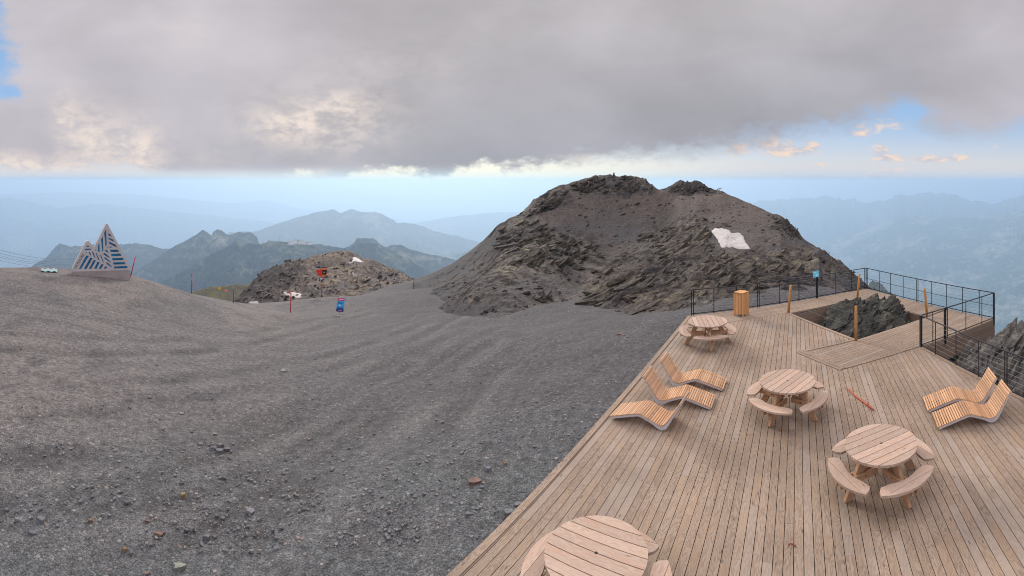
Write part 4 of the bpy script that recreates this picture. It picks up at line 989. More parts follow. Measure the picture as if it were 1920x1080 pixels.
slack(0, 2, 'slack wire from the leaning post by the bin to the nearest ochre post')
slack(2, 3, 'slack wire from the nearest ochre post to the one by the stout post')
slack(3, 1, 'slack wire on the valley side of the rock opening')
# ================================================================ furniture on the deck
def disc_clip(r, y0, y1, n=40):
    """part of a disc between two chords, counter-clockwise"""
    a0, a1 = math.asin(max(-1, min(1, y0 / r))), math.asin(max(-1, min(1, y1 / r)))
    k = max(4, int(n * (a1 - a0)))
    right = [(r * math.cos(a0 + (a1 - a0) * i / k), r * math.sin(a0 + (a1 - a0) * i / k)) for i in range(k + 1)]
    left = [(-x, y) for x, y in reversed(right)]
    P = right + left; out = []
    for p in P:
        if not out or math.hypot(p[0] - out[-1][0], p[1] - out[-1][1]) > 1e-4: out.append(p)
    if math.hypot(out[0][0] - out[-1][0], out[0][1] - out[-1][1]) < 1e-4: out.pop()
    return out
def clip_half(P, nx, ny, c):
    """keep nx*x + ny*y <= c"""
    out = []
    for i in range(len(P)):
        a, b = P[i], P[(i + 1) % len(P)]; da, db = nx * a[0] + ny * a[1] - c, nx * b[0] + ny * b[1] - c
        if da <= 0: out.append(a)
        if (da < 0 < db) or (db < 0 < da):
            t = da / (da - db); out.append((a[0] + (b[0] - a[0]) * t, a[1] + (b[1] - a[1]) * t))
    return out
def make_table(label, seed):
    root = empty('picnic_table'); tag(root, label, 'picnic table', 'round larch picnic tables on the deck')
    mb = MB(seed); r = 0.66; n = 8; w = 2 * r / n; gap = .013; hr = .022
    for i in range(n):
        y0, y1 = -r + i * w + gap / 2, -r + (i + 1) * w - gap / 2
        y0 = max(y0, -r + .004); y1 = min(y1, r - .004)
        P = disc_clip(r, y0, y1)
        Mt = None
        mb.prism(P, .708, .75, None, 0)
        # softened upper edge
    mb.build('tabletop', M_TABLE, root)
    mb = MB(seed + 1); mb.prism([(hr * math.cos(q), hr * math.sin(q)) for q in np.linspace(0, 2 * math.pi, 20, endpoint=False)], .745, .7515)
    mb.build('parasol_hole', M_UNDER, root)
    for k in range(4):
        A = Matrix.Rotation(k * math.pi / 2, 4, 'Z')
        mb = MB(seed + 10 + k)
        # crescent seat of two boards
        ro, ri = 0.965, 0.665; ha = R(37)
        outer = [(ro * math.cos(q), ro * math.sin(q)) for q in np.linspace(-ha, ha, 22)]
        inner = [(ri * math.cos(q) + .02, ri * math.sin(q)) for q in np.linspace(R(32), -R(32), 18)]
        c1 = (.775, .565); c2 = (.775, -.565)
        poly = outer + [(.73, .572), (.665, .545), (.60, .47)] + inner[2:-2] + [(.60, -.47), (.665, -.545), (.73, -.572)]
        P1 = clip_half(poly, 1, 0, .80 - .003); P2 = clip_half(poly, -1, 0, -.80 - .003)
        for P in (P1, P2):
            # inner board may break in two lobes at the waist: keep it whole, it is deeper than the waist
            mb.prism(P, .41, .452, A, 1)
        mb.build('seat', M_TABLE, root)
        mb = MB(seed + 20 + k)
        # splayed leg: a broad plank from under the top out to below the seat
        for sy in (-.033,):
            prof = [(.66, 0), (.79, 0), (.80, .02), (.425, .70), (.265, .70), (.265, .66)]
            vs = [A @ Vector((x, sy, z)) for x, z in prof] + [A @ Vector((x, sy + .066, z)) for x, z in prof]
            m_ = len(prof); fs = [tuple(range(m_)), tuple(range(2 * m_ - 1, m_ - 1, -1))] + [((i + 1) % m_, i, m_ + i, m_ + (i + 1) % m_) for i in range(m_)]
            mb.add(vs, fs, [(z, x, 0) for x, z in prof] + [(z, x, .066) for x, z in prof])
        mb.build('leg', M_TFRAME, root)
        for s in (-.058, .058):
            mb = MB(seed + 30 + k); mb.bar(A @ Vector((.13, s, .352)), A @ Vector((.93, s, .352)), .045, .112, bev=.006)
            mb.build('seat_beam', M_TFRAME, root)
            mb = MB(seed + 40 + k); mb.bar(A @ Vector((.11, s, .66)), A @ Vector((.56, s, .66)), .045, .09, bev=.006)
            mb.build('top_beam', M_TFRAME, root)
        for x in (.52, .62):
            mb = MB(seed + 50 + k); mb.tube([A @ Vector((x - (.12 if x < .6 else 0), -.084, .352)), A @ Vector((x - (.12 if x < .6 else 0), .084, .352))], .013, 8)
            mb.build('bolt', M_STEEL, root)
    return root
for i, (px, py, ang, lab) in enumerate([(1326.7, 602, 255, 'round picnic table farthest away beside the wooden bin'),
                                       (1476.7, 713.9, 24, 'round picnic table in the middle of the deck beside the orange stick'),
                                       (1652.4, 831.5, -8, 'round picnic table below the two right hand sun loungers'),
                                       (1117.7, 1037.5, -37, 'round picnic table nearest the viewer, cut off by the bottom edge')]):
    t = make_table(lab, 200 + 100 * i); v = at(px, py, .75); t.location = (v.x, v.y, .006); t.rotation_euler = (0, 0, R(ang))

# ---- sun loungers: a wave of larch slats on pale side frames
LP = [(0.0, .075), (.20, .135), (.45, .212), (.66, .272), (.735, .275), (.80, .258), (1.00, .185), (1.16, .128), (1.235, .116), (1.30, .135), (1.355, .190), (1.42, .275), (1.55, .465), (1.70, .690)]
def path_pts(P, step):
    """resample a polyline smoothly"""
    P = np.array(P); s = np.concatenate([[0], np.cumsum(np.hypot(*np.diff(P, axis=0).T))])
    t = np.arange(0, s[-1] - step * .3, step)
    return np.stack([np.interp(t, s, P[:, 0]), np.interp(t, s, P[:, 1])], 1), t, s[-1]
def make_lounger(label, seed):
    root = empty('sun_lounger'); tag(root, label, 'sun lounger', 'slatted sun loungers on the deck')
    Q, t, L = path_pts(LP, .0555); mb = MB(seed); w = .335
    for i in range(len(Q)):
        a = Q[max(i - 1, 0)]; b = Q[min(i + 1, len(Q) - 1)]; d = (b - a) / np.hypot(*(b - a))
        Mx = Matrix.Translation((Q[i][0], 0, Q[i][1])) @ Matrix.Rotation(-math.atan2(d[1], d[0]), 4, 'Y')
        mb.box((0, 0, 0), (.041, 2 * w, .026), Mx, 1, None, 0, .004)
    mb.build('slats', M_SLAT, root)
    fine, _, _ = path_pts(LP, .03)
    for s in (-1, 1):
        mb = MB(seed + 2 + s); top = [(x, z - .014) for x, z in fine]; bot = []
        n = len(fine)
        for i in range(n):
            a = fine[max(i - 1, 0)]; b = fine[min(i + 1, n - 1)]; d = (b - a) / np.hypot(*(b - a))
            th = .055 + .045 * math.exp(-((fine[i][0] - 1.25) / .12) ** 2) - .02 * max(0, (fine[i][0] - 1.4) / .3)
            x, z = fine[i][0] + d[1] * th, max(0.0, fine[i][1] - d[0] * th)
            bot.append((x, z))
        vs = []; fs = []
        for y in (s * .300, s * .328):
            vs += [(x, y, z) for x, z in top] + [(x, y, z) for x, z in bot]
        k = 2 * n
        for i in range(n - 1):
            fs += [(i, i + 1, n + i + 1, n + i), (k + i + 1, k + i, k + n + i, k + n + i + 1), (i + 1, i, k + i, k + i + 1), (n + i, n + i + 1, k + n + i + 1, k + n + i)]
        fs += [(0, n, k + n, k), (n - 1, k + n - 1, k + 2 * n - 1, 2 * n - 1)]
        mb.add(vs, fs); mb.build('side_frame', M_FRAME, root)
    for i in (4, len(fine) // 2, int(len(fine) * .72), len(fine) - 3):
        mb = MB(seed + 8); mb.box((fine[i][0], 0, fine[i][1] - .036), (.04, .6, .018), axis=1)
        mb.build('cross_bar', M_FRAME, root)
    return root
M_FRAME = plain('pale_coated_frame', (0.50, 0.46, 0.46), 0.45, 0.0, 0.4, 0.06)
for i, (x, y, ang, lab) in enumerate([(8.31, 6.42, -41.5, 'right hand sun lounger nearer the viewer, back to the guard rail'),
                                     (8.77, 7.07, -41.5, 'right hand sun lounger behind its twin, back to the guard rail'),
                                     (5.47, 11.10, 145, 'upper left sun lounger nearest the far picnic table'),
                                     (4.78, 10.33, 146, 'middle sun lounger of the three at the gravel edge'),
                                     (2.45, 10.68, -39, 'lower left sun lounger with its back turned towards the middle table')]):
    t = make_lounger(lab, 700 + 20 * i); t.location = (x, y, .003); t.rotation_euler = (0, 0, R(ang))

# ---- wooden bin
def make_bin():
    v = at(1390, 595, 0); a = R(-32) 
    root = empty('wooden_bin'); tag(root, 'tall slatted larch bin beside the far guard rail', 'bin')
    c = v + Vector((math.sin(az(1390)), math.cos(az(1390)), 0)) * .29
    root.location = (c.x, c.y, .005); root.rotation_euler = (0, 0, -az(1390) + R(57))
    W = .42
    mb = MB(801)
    for k in range(4):
        A = Matrix.Rotation(k * math.pi / 2, 4, 'Z'); n = 6; w = W / n
        for i in range(n):
            mb.box((-W / 2 + w * (i + .5), -W / 2 + .012, .50), (w - .008, .022, .84), A, 2, None, 0, .003)
    mb.build('slat_body', M_BIN, root)
    for sx in (-1, 1):
        for sy in (-1, 1):
            mb = MB(802); mb.box((sx * (W / 2 - .005), sy * (W / 2 - .005), .47), (.045, .045, .93), None, 2, None, 0, .004); mb.build('corner_post', M_BIN, root)
    mb = MB(803)
    for i in range(4): mb.box((0, -W / 2 + W / 4 * (i + .5), .948), (W + .04, W / 4 - .004 + (.012 if i in (0, 3) else 0), .03), None, 0, None, 0, .004)
    mb.build('lid', M_BIN, root)
    mb = MB(804); mb.box((0, 0, .5), (W - .06, W - .06, .8)); mb.build('liner', M_UNDER, root)
make_bin()

# ---- turquoise board on the railing
def make_board():
    x = FA[0] + (FB[0] - FA[0]) * fr_line(1530, FA, FB); y = YF(x) - .09
    root = empty('information_board', (x, y, .004)); tag(root, 'small tilted turquoise information board at the far guard rail', 'board'); root.rotation_euler = (0, 0, -az(1530) - R(8))
    mb = MB(811); mb.box((.02, 0, .5), (.05, .05, 1.0), axis=2, bev=.004); mb.build('stand', M_STEEL, root)
    T = Matrix.Translation((-.03, -.05, 1.13)) @ Matrix.Rotation(R(-14), 4, 'Y') @ Matrix.Rotation(R(-38), 4, 'X')
    mb = MB(812); mb.box((0, 0, 0), (.29, .025, .33), T, bev=.006); mb.build('panel', plain('turquoise_panel', (0.06, 0.30, 0.39), .35, 0, .4), root)
    mb = MB(813)
    mb.box((-.03, -.0145, .08), (.18, .003, .04), T); mb.box((.04, -.0145, -.05), (.12, .003, .10), T)
    mb.build('print', plain('pale_print', (0.16, 0.50, 0.58), .4), root)
make_board()

# ---- the orange stick left lying on the boards
def make_stick():
    a, b = at(1588, 727, .03), at(1637.5, 768.5, .03); d = (b - a).normalized(); s = Vector((d.y, -d.x, 0))
    root = empty('orange_stick', (0, 0, 0)); tag(root, 'thin orange red stick lying on the deck boards', 'stick')
    mb = MB(821); mb.tube([a, a.lerp(b, .4) + s * .02, a.lerp(b, .75) - s * .01, b], [.012, .022, .026, .018], 8); mb.build('shaft', M_ORANGE, root)
    mb = MB(822); mb.tube([a.lerp(b, .82) - s * .005, a.lerp(b, .82) + Vector((0, 0, .07)) + s * .02], .014, 8); mb.build('stub', M_ORANGE, root)
M_ORANGE = plain('orange_red_paint', (0.40, 0.085, 0.035), .5, 0, .35, .25)
make_stick()
def curl():
    c = at(1492, 1026, .012); mb = MB(825)
    mb.tube([c + Vector((.06 * math.cos(q) - .05, .09 * math.sin(q), .004 + .006 * q)) for q in np.linspace(.1, 2.3, 9)], .009, 6)
    o = mb.build('strap_scrap', plain('dull_red_strap', (0.20, 0.045, 0.04), .6)); tag(o, 'small curled dark red scrap lying on the boards near the bottom edge', 'scrap')
curl()
# ================================================================ things on the ridge
def ground_at(px, d):
    a = az(px); x, y = d * math.sin(a), d * math.cos(a); return Vector((x, y, gz(x, y)))
def hit_ground(px, py, zf=None, d0=4, d1=140):
    """first place along the line of sight where the slope is met"""
    zf = zf or ground_z; a = az(px); d = np.linspace(d0, d1, 3000)
    X, Y = d * math.sin(a), d * math.cos(a); z = zf(X, Y)
    q = YH + F * (HC - z) / d; i = np.where(q <= py)[0]; i = i[0] if len(i) else int(q.argmin())
    return Vector((X[i], Y[i], z[i]))

# ---- the mountain sculpture
def make_sculpture():
    c = hit_ground(190, 518); d = math.hypot(c.x, c.y); k = d / F / 8.305           # metres per measured unit
    root = empty('peak_sculpture', (c.x, c.y, c.z - .12)); root.rotation_euler = (0, 0, -az(190) + R(9))
    tag(root, 'pale twin peak sculpture with dark blue slanting slots on a concrete base', 'sculpture')
    X0, Y0 = 752.0, 975.0
    def q(p): return ((p[0] - X0) * k, (Y0 - p[1]) * k)
    M = Matrix(((1, 0, 0, 0), (0, 0, 1, 0), (0, 1, 0, 0), (0, 0, 0, 1)))      # outline (x, up) standing upright, depth along y
    M_PALE = plain('pale_render', (0.50, 0.455, 0.43), .7, 0, .2, .07, 1.5)
    M_CONC = plain('base_concrete', (0.33, 0.285, 0.265), .85, 0, .2, .12, 1.5)
    def solid(name, poly, y0, y1, mat, parent):
        P = [q(p) for p in poly]
        ar = sum(P[i][0] * P[(i + 1) % len(P)][1] - P[(i + 1) % len(P)][0] * P[i][1] for i in range(len(P)))
        if ar > 0: P = P[::-1]
        mb = MB(900); mb.prism(P, y0, y1, M); return mb.build(name, mat, parent)
    dp = .34
    body = solid('twin_peaks', [(292,832),(300,800),(508,408),(522,396),(545,394),(558,402),(632,500),(815,150),(826,134),(842,132),(852,146),(1205,815),(1208,832),(1205,852),(298,852)], -.17, .17, M_PALE, root)
    mb = MB(901); mb.box((0, 0, (Y0 - 952) * k), (900 * k, .62, 202 * k), bev=.02); mb.build('base', M_CONC, root)
    m, g, b = material('blue_slot_film')
    n = g.noise(g.mapping(g.obj(), (1.6, 1.6, 5.0)), 1.0, 5, 0.6)
    set_bsdf(g, b, g.mix(g.range(n, .4, .65, 0, 1), (0.008, 0.15, 0.33), (0.010, 0.075, 0.145)), .25, spec=.5)
    slots = [[(510,615),(550,628),(430,822),(398,822)],[(575,650),(610,660),(515,822),(475,822)],[(630,685),(662,695),(590,822),(553,822)],[(685,718),(720,730),(670,826),(632,826)],[(750,755),(783,765),(742,828),(705,828)],[(805,790),(840,800),(825,828),(787,828)],[(868,820),(887,828),(862,828)],
             [(525,465),(545,465),(560,487),(510,487)],[(497,512),(580,512),(592,531),(487,537)],[(500,565),(520,567),(514,585)],[(545,560),(568,562),(588,618),(570,612)],[(597,560),(618,558),(655,660),(635,648)],[(655,580),(672,585),(722,700),(702,690)],[(722,610),(742,618),(788,732),(770,722)],
             [(663,515),(669,547),(650,545)],[(715,425),(720,572),(690,552),(694,462)],[(772,320),(779,545),(762,566),(742,375)],[(822,210),(831,460),(812,482),(790,275)],
             [(848,226),(864,248),(851,250)],[(850,282),(887,292),(910,338),(855,308)],[(857,345),(932,380),(950,416),(862,373)],[(862,405),(977,466),(996,506),(868,440)],[(872,484),(926,496),(880,508)],[(884,535),(1008,540),(1028,572),(892,572)],[(900,600),(1047,600),(1065,638),(907,638)],[(915,667),(1082,667),(1098,704),(924,704)],[(932,735),(1115,735),(1132,770),(940,770)],[(946,798),(1150,798),(1166,832),(950,832)],
             [(835,497),(852,488),(846,516)],[(812,535),(832,535),(862,582),(845,580),(805,555)],[(785,583),(807,588),(880,656),(862,660),(776,602)],[(790,650),(815,655),(894,722),(888,733),(800,678)],[(820,730),(846,738),(906,790),(912,804),(895,802),(832,757)]]
    for s in slots: solid('blue_slot', s, -.176, -.13, m, body)
    # lettering up the left edge
    fcu = bpy.data.curves.new('lettering', 'FONT'); fcu.body = 'LA PLAGNE'; fcu.size = 54 * k; fcu.extrude = .004; fcu.space_character = 1.22
    tmp = bpy.data.objects.new('tmp', fcu); COL.objects.link(tmp)
    dg = bpy.context.evaluated_depsgraph_get(); me = bpy.data.meshes.new_from_object(tmp.evaluated_get(dg)); bpy.data.objects.remove(tmp)
    w = max(v.co.x for v in me.vertices); want = math.hypot(478 - 352, 596 - 812) * k; s = want / w
    for v in me.vertices: v.co.x *= s; v.co.y *= 1.0
    o = link_mesh('lettering', me, plain('black_letters', (0.02, 0.02, 0.025), .5), body)
    a = math.atan2(812 - 600, 475 - 345); p = q((352, 818))
    o.matrix_local = Matrix.Translation((p[0], -.178, p[1])) @ Matrix.Rotation(-a, 4, 'Y') @ Matrix.Rotation(R(90), 4, 'X')
make_sculpture()

M_RED = plain('red_pole_paint', (0.52, 0.018, 0.045), .45, 0, .4, .1)
M_PINK = plain('faded_pole_band', (0.62, 0.25, 0.30), .5)
def pole(px, pyb, pyt, lean, label, zf=None):
    b = hit_ground(px, pyb, zf); d = math.hypot(b.x, b.y); h = d * (pyb - pyt) / F
    root = empty('marker_pole', b - Vector((0, 0, .1))); tag(root, label, 'marker pole', 'red piste marker poles on the gravel')
    e = Vector((math.cos(az(px)), -math.sin(az(px)), 0)) * (lean * d / F)
    P = lambda t: e * t + Vector((0, 0, (h + .1) * t))
    mb = MB(920); mb.tube([P(0), P(1.0)], [.045, .04], 8); mb.build('shaft', M_RED, root)
    mb = MB(921); mb.tube([P(.72), P(.80)], .048, 8); mb.build('band', M_PINK, root)
pole(244, 519, 481, 10, 'leaning red pole right beside the twin peak sculpture')
pole(359.5, 550, 512, 0, 'upright red pole at the crest above the grassy shoulder')
pole(438.5, 568, 531, -1, 'red pole left of the dark rocks of the knoll')
pole(544.5, 586, 545, 1, 'red pole in front of the snow patch at the knoll foot')

# ---- orange run sign on its pole
def make_sign():
    b = hit_ground(603.3, 557); d = math.hypot(b.x, b.y); k = d / F / 9.0
    root = empty('piste_sign', b - Vector((0, 0, .15))); root.rotation_euler = (0, 0, -az(603.3)); tag(root, 'orange and black funnel shaped run sign on a tall pole', 'sign')
    X0, Y0 = 392.0, 700.0
    q = lambda p: ((p[0] - X0) * k, (Y0 - p[1]) * k + .15)
    RD = plain('signal_red', (0.72, 0.045, 0.012), .45, 0, .3, .06); OR = plain('sign_orange', (0.60, 0.17, 0.04), .5, 0, .3, .1); BK = plain('sign_black', (0.012, 0.014, 0.022), .4)
    WH = plain('sign_white', (0.72, 0.70, 0.70), .5); PK = plain('sign_pink', (0.70, 0.10, 0.16), .5)
    def face(name, poly, yaw, off, th, mat, parent):
        P = [q(p) for p in poly]; ar = sum(P[i][0] * P[(i + 1) % len(P)][1] - P[(i + 1) % len(P)][0] * P[i][1] for i in range(len(P)))
        if ar > 0: P = P[::-1]
        M = Matrix.Rotation(yaw, 4, 'Z') @ Matrix(((1, 0, 0, 0), (0, 0, 1, 0), (0, 1, 0, 0), (0, 0, 0, 1)))
        mb = MB(930); mb.prism(P, off - th, off, M); return mb.build(name, mat, parent)
    mb = MB(931); mb.tube([(0, .06, 60 * k), (0, .06, (Y0 - 215) * k + .15)], .065, 10); mb.build('pole', OR, root)
    mb = MB(932); mb.tube([(0, .06, 0), (0, .06, 62 * k)], .085, 10); mb.build('sleeve', BK, root)
    l = face('red_board', [(280,238),(384,222),(392,345),(345,335),(325,318)], R(24), 0, .04, RD, root)
    face('white_mark', [(330,279),(346,279),(346,284),(330,284)], R(24), -.041, .004, WH, l)
    r = face('orange_board', [(384,212),(500,206),(478,335),(400,350),(392,345)], R(-20), 0, .04, OR, root)
    bk = face('black_panel', [(400,240),(490,234),(470,312),(402,314)], R(-20), -.041, .006, BK, r)
    face('white_mark', [(418,270),(450,269),(449,277),(418,278)], R(-20), -.048, .004, WH, bk)
    mb = MB(933); mb.bar((-.05, .02, (Y0 - 196) * k + .15), ((495 - X0) * k, .10, (Y0 - 192) * k + .15), .1, .09); mb.build('top_cap', BK, root)
    face('pink_tip', [(372,348),(430,350),(425,372),(378,372)], 0, .0, .03, PK, root)
    sp = face('small_panel', [(350,370),(432,370),(432,432),(350,432)], 0, -.005, .03, BK, root)
    for p in ([(358,376),(422,376),(422,386),(358,386)], [(360,394),(404,394),(404,401),(360,401)], [(366,412),(382,412),(382,420),(366,420)], [(412,408),(428,408),(428,420),(412,420)]):
        face('white_mark', p, 0, -.036, .004, WH, sp)
make_sign()

# ---- blue poster board, leaning
def make_poster():
    b = hit_ground(636, 592); d = math.hypot(b.x, b.y); k = d / F / 9.0
    root = empty('poster_board', b - Vector((0, 0, .02))); root.rotation_euler = (R(-8), R(7), -az(636)); tag(root, 'leaning blue poster board with a red header on a short post', 'poster')
    W, H, z0 = 126 * k, 232 * k, 68 * k
    m, g, bb = material('poster_blue')
    o = g.sep(g.obj()); n = g.noise(g.mapping(g.obj(), (7, 7, 7)), 1.0, 3)
    t = g.range(g.math('ADD', o[2], g.math('MULTIPLY', n, .25)), z0 - .0, z0 + H, 0, 1)
    set_bsdf(g, bb, g.ramp(t, [(0.0, (0.015, 0.035, 0.13)), (.26, (0.02, 0.06, 0.22)), (.34, (0.03, 0.30, 0.60)), (.8, (0.05, 0.38, 0.66)), (1.0, (0.04, 0.30, 0.6))]), .4)
    mb = MB(940); mb.box((0, 0, z0 + H / 2), (W, .03, H), bev=.004); pn = mb.build('panel', m, root)
    RD = plain('poster_red', (0.62, 0.02, 0.06), .45); WH = plain('poster_white', (0.7, 0.66, 0.68), .5); NV = plain('poster_navy', (0.02, 0.05, 0.26), .45); OR = plain('poster_post', (0.50, 0.20, 0.06), .6); PKH = plain('poster_pink_edge', (0.6, 0.2, 0.35), .5)
    def strip(name, cx, cz, w, h, mat, y=-.0165):
        mb = MB(941); mb.box((cx * W, y, z0 + cz * H), (w * W, .003, h * H)); mb.build(name, mat, pn)
    strip('header', 0, .89, .86, .20, RD)
    for i, w in enumerate((.11, .08, .12, .09, .1)): strip('header_mark', -.26 + .13 * i, .89, w * .8, .085, WH, -.0195)
    for i, w in enumerate((.12, .1, .13, .11, .12)): strip('navy_mark', -.30 + .15 * i, .62, w * .8, .10, NV)
    strip('white_figure', -.10, .46, .14, .10, WH); strip('white_figure', -.04, .37, .10, .10, PKH)
    for i in range(4): strip('navy_mark', -.34 + .2 * i, .27 + .03 * (i % 2), .13, .10, NV)
    strip('red_strip', .05, .085, .42, .07, RD); strip('header_mark', .06, .075, .3, .02, WH, -.0195)
    mb = MB(943); mb.box((.0, .03, z0 * .55), (.06, .04, z0 * 1.3), axis=2); mb.build('post', OR, root)
    mb = MB(944); mb.box((0, .03, .02), (.34, .3, .035)); mb.build('foot', plain('foot_grey', (0.2, 0.19, 0.2), .7), root)
make_poster()

# ---- two little markers on the grassy shoulder
def marker(px, py, col, label, seed):
    D = 205.0; v = at_d(px, py, D)
    root = empty('route_marker', v); root.rotation_euler = (0, 0, -az(px)); tag(root, label, 'marker')
    mb = MB(seed); mb.prism([(-.62, -.55), (.62, -.55), (.70, .35), (0, .75), (-.70, .35)], -.05, .05, Matrix(((1, 0, 0, 0), (0, 0, -1, 0), (0, 1, 0, 0), (0, 0, 0, 1)))); mb.build('panel', plain('marker_paint', col, .5), root)
    mb = MB(seed + 1); mb.tube([(0, .1, -3.5), (0, .1, -.4)], .08, 8); mb.build('post', plain('marker_post', (0.2, 0.17, 0.13), .7), root)
marker(411, 541, (0.72, 0.36, 0.03), 'yellow marker panel on the grassy shoulder', 950)
marker(424, 545, (0.75, 0.22, 0.12), 'pale orange marker panel on the grassy shoulder', 953)

# ---- lift cables coming in from the left
for i, (y0, y1, lab) in enumerate([(445, 483, 'topmost lift cable'), (453, 487, 'second lift cable from the top'), (458, 491, 'third lift cable from the top'), (461, 494, 'fourth lift cable from the top'), (469, 497, 'lowest lift cable')]):
    a, b = at_d(-130, y0 - 26, 66), at_d(152, y1 + 2, 100); mb = MB(960 + i)
    mb.tube([a.lerp(b, t) - Vector((0, 0, 1.7 * 4 * t * (1 - t))) for t in np.linspace(0, 1, 24)], .022, 6)
    o = mb.build('lift_cable', M_CABLE if i else plain('cable_grey', (0.10, 0.115, 0.14), .5)); M_CABLE = o.active_material
    tag(o, lab + ' of the five slanting down to the sculpture', 'cable', 'lift cables at the left edge')

# ---- pale green sheet lying on the crest left of the sculpture
def sheet():
    c = hit_ground(92, 509); n = 14; P = np.zeros((8, n, 3)); e = Vector((math.cos(az(92)), -math.sin(az(92)), 0)); f = Vector((math.sin(az(92)), math.cos(az(92)), 0))
    for i in range(8):
        for j in range(n):
            p = c + e * (j / (n - 1) - .5) * 1.25 + f * (i / 7 - .5) * 1.3; h = gz(p.x, p.y) + .10 + .05 * math.sin(j * 1.3 + i) + .03 * math.sin(i * 2.1); P[i, j] = (p.x, p.y, h)
    o = grid_mesh('plastic_sheet', P, plain('pale_green_sheet', (0.27, 0.40, 0.40), .5)); tag(o, 'pale green sheet lying on the crest left of the sculpture', 'sheet')
    s = o.modifiers.new('thickness', 'SOLIDIFY'); s.thickness = .04
sheet()

# ---- rocks
def slab_mesh(mb, c, size, Q, seed, n=6, tone=None, jag=.28):
    """one angular plate of slate: irregular outline, sheared sides, uneven faces"""
    r = random.Random(seed); L, Wd, T = size; top = []; bot = []
    off = r.uniform(0, 6.28)
    for i in range(n):
        t = 2 * math.pi * i / n + off + r.uniform(-.28, .28); k = 1 + r.uniform(-jag, jag)
        x, y = L / 2 * math.cos(t) * k, Wd / 2 * math.sin(t) * k
        s = r.uniform(.84, 1.08); dx = r.uniform(-.08, .08) * L
        top.append(Vector((x * s + dx, y * s, T / 2 * (1 + r.uniform(-.35, .35))))); bot.append(Vector((x, y, -T / 2 * (1 + r.uniform(-.35, .35)))))
    vs = [c + Q @ p for p in bot + top]
    fs = [tuple(range(n - 1, -1, -1)), tuple(range(n, 2 * n))] + [(i, (i + 1) % n, n + (i + 1) % n, n + i) for i in range(n)]
    mb.add(vs, fs, None, tone)
def bedding(dip_az, dip, r, jit):
    """orientation of a plate: long axis along strike, tilted by dip"""
    from mathutils import Euler
    q = Matrix.Rotation(dip_az + r.uniform(-jit, jit), 3, 'Z') @ Matrix.Rotation(-dip + r.uniform(-jit, jit), 3, 'Y') @ Matrix.Rotation(r.uniform(-jit, jit), 3, 'X')
    return q
def outcrop(name, label, pts, mat, n, size, dip_az, dip, seed, group=None, jit=.22, sink=.25, kind=None, lift=1.0, slim=1.0):
    """pts: function r -> (x, y, z) surface points; plates stacked in parallel beds"""
    mb = MB(seed); r = random.Random(seed)
    spots = [pts(r) for i in range(n)]
    if not kind:                                                          # no strays off on their own
        c = np.median(np.array(spots), 0); dd = np.linalg.norm(np.array(spots) - c, axis=1); lim = 2.4 * np.median(dd)
        spots = [p for p, q in zip(spots, dd) if q < lim]
        spots = [p for p in spots if sum(1 for q in spots if abs(q[0] - p[0]) < size and abs(q[1] - p[1]) < size and abs(q[2] - p[2]) < size) > 3]
    for i, (x, y, z) in enumerate(spots):
        L = size * r.uniform(.45, 1.5) * (1.9 if r.random() < .13 else 1); z += r.uniform(-.02, .16) * L * lift
        s = (L, L * r.uniform(.35, .75) * slim, L * r.uniform(.06, .19) * slim)
        Q = bedding(dip_az, dip, r, jit)
        slab_mesh(mb, Vector((x, y, z - sink * s[2])), s, Q, seed * 1000 + i, r.choice((5, 6, 6, 7)))
    o = mb.build(name, mat)
    if kind: o['kind'] = kind
    else: tag(o, label, 'rock outcrop', group)
    return o
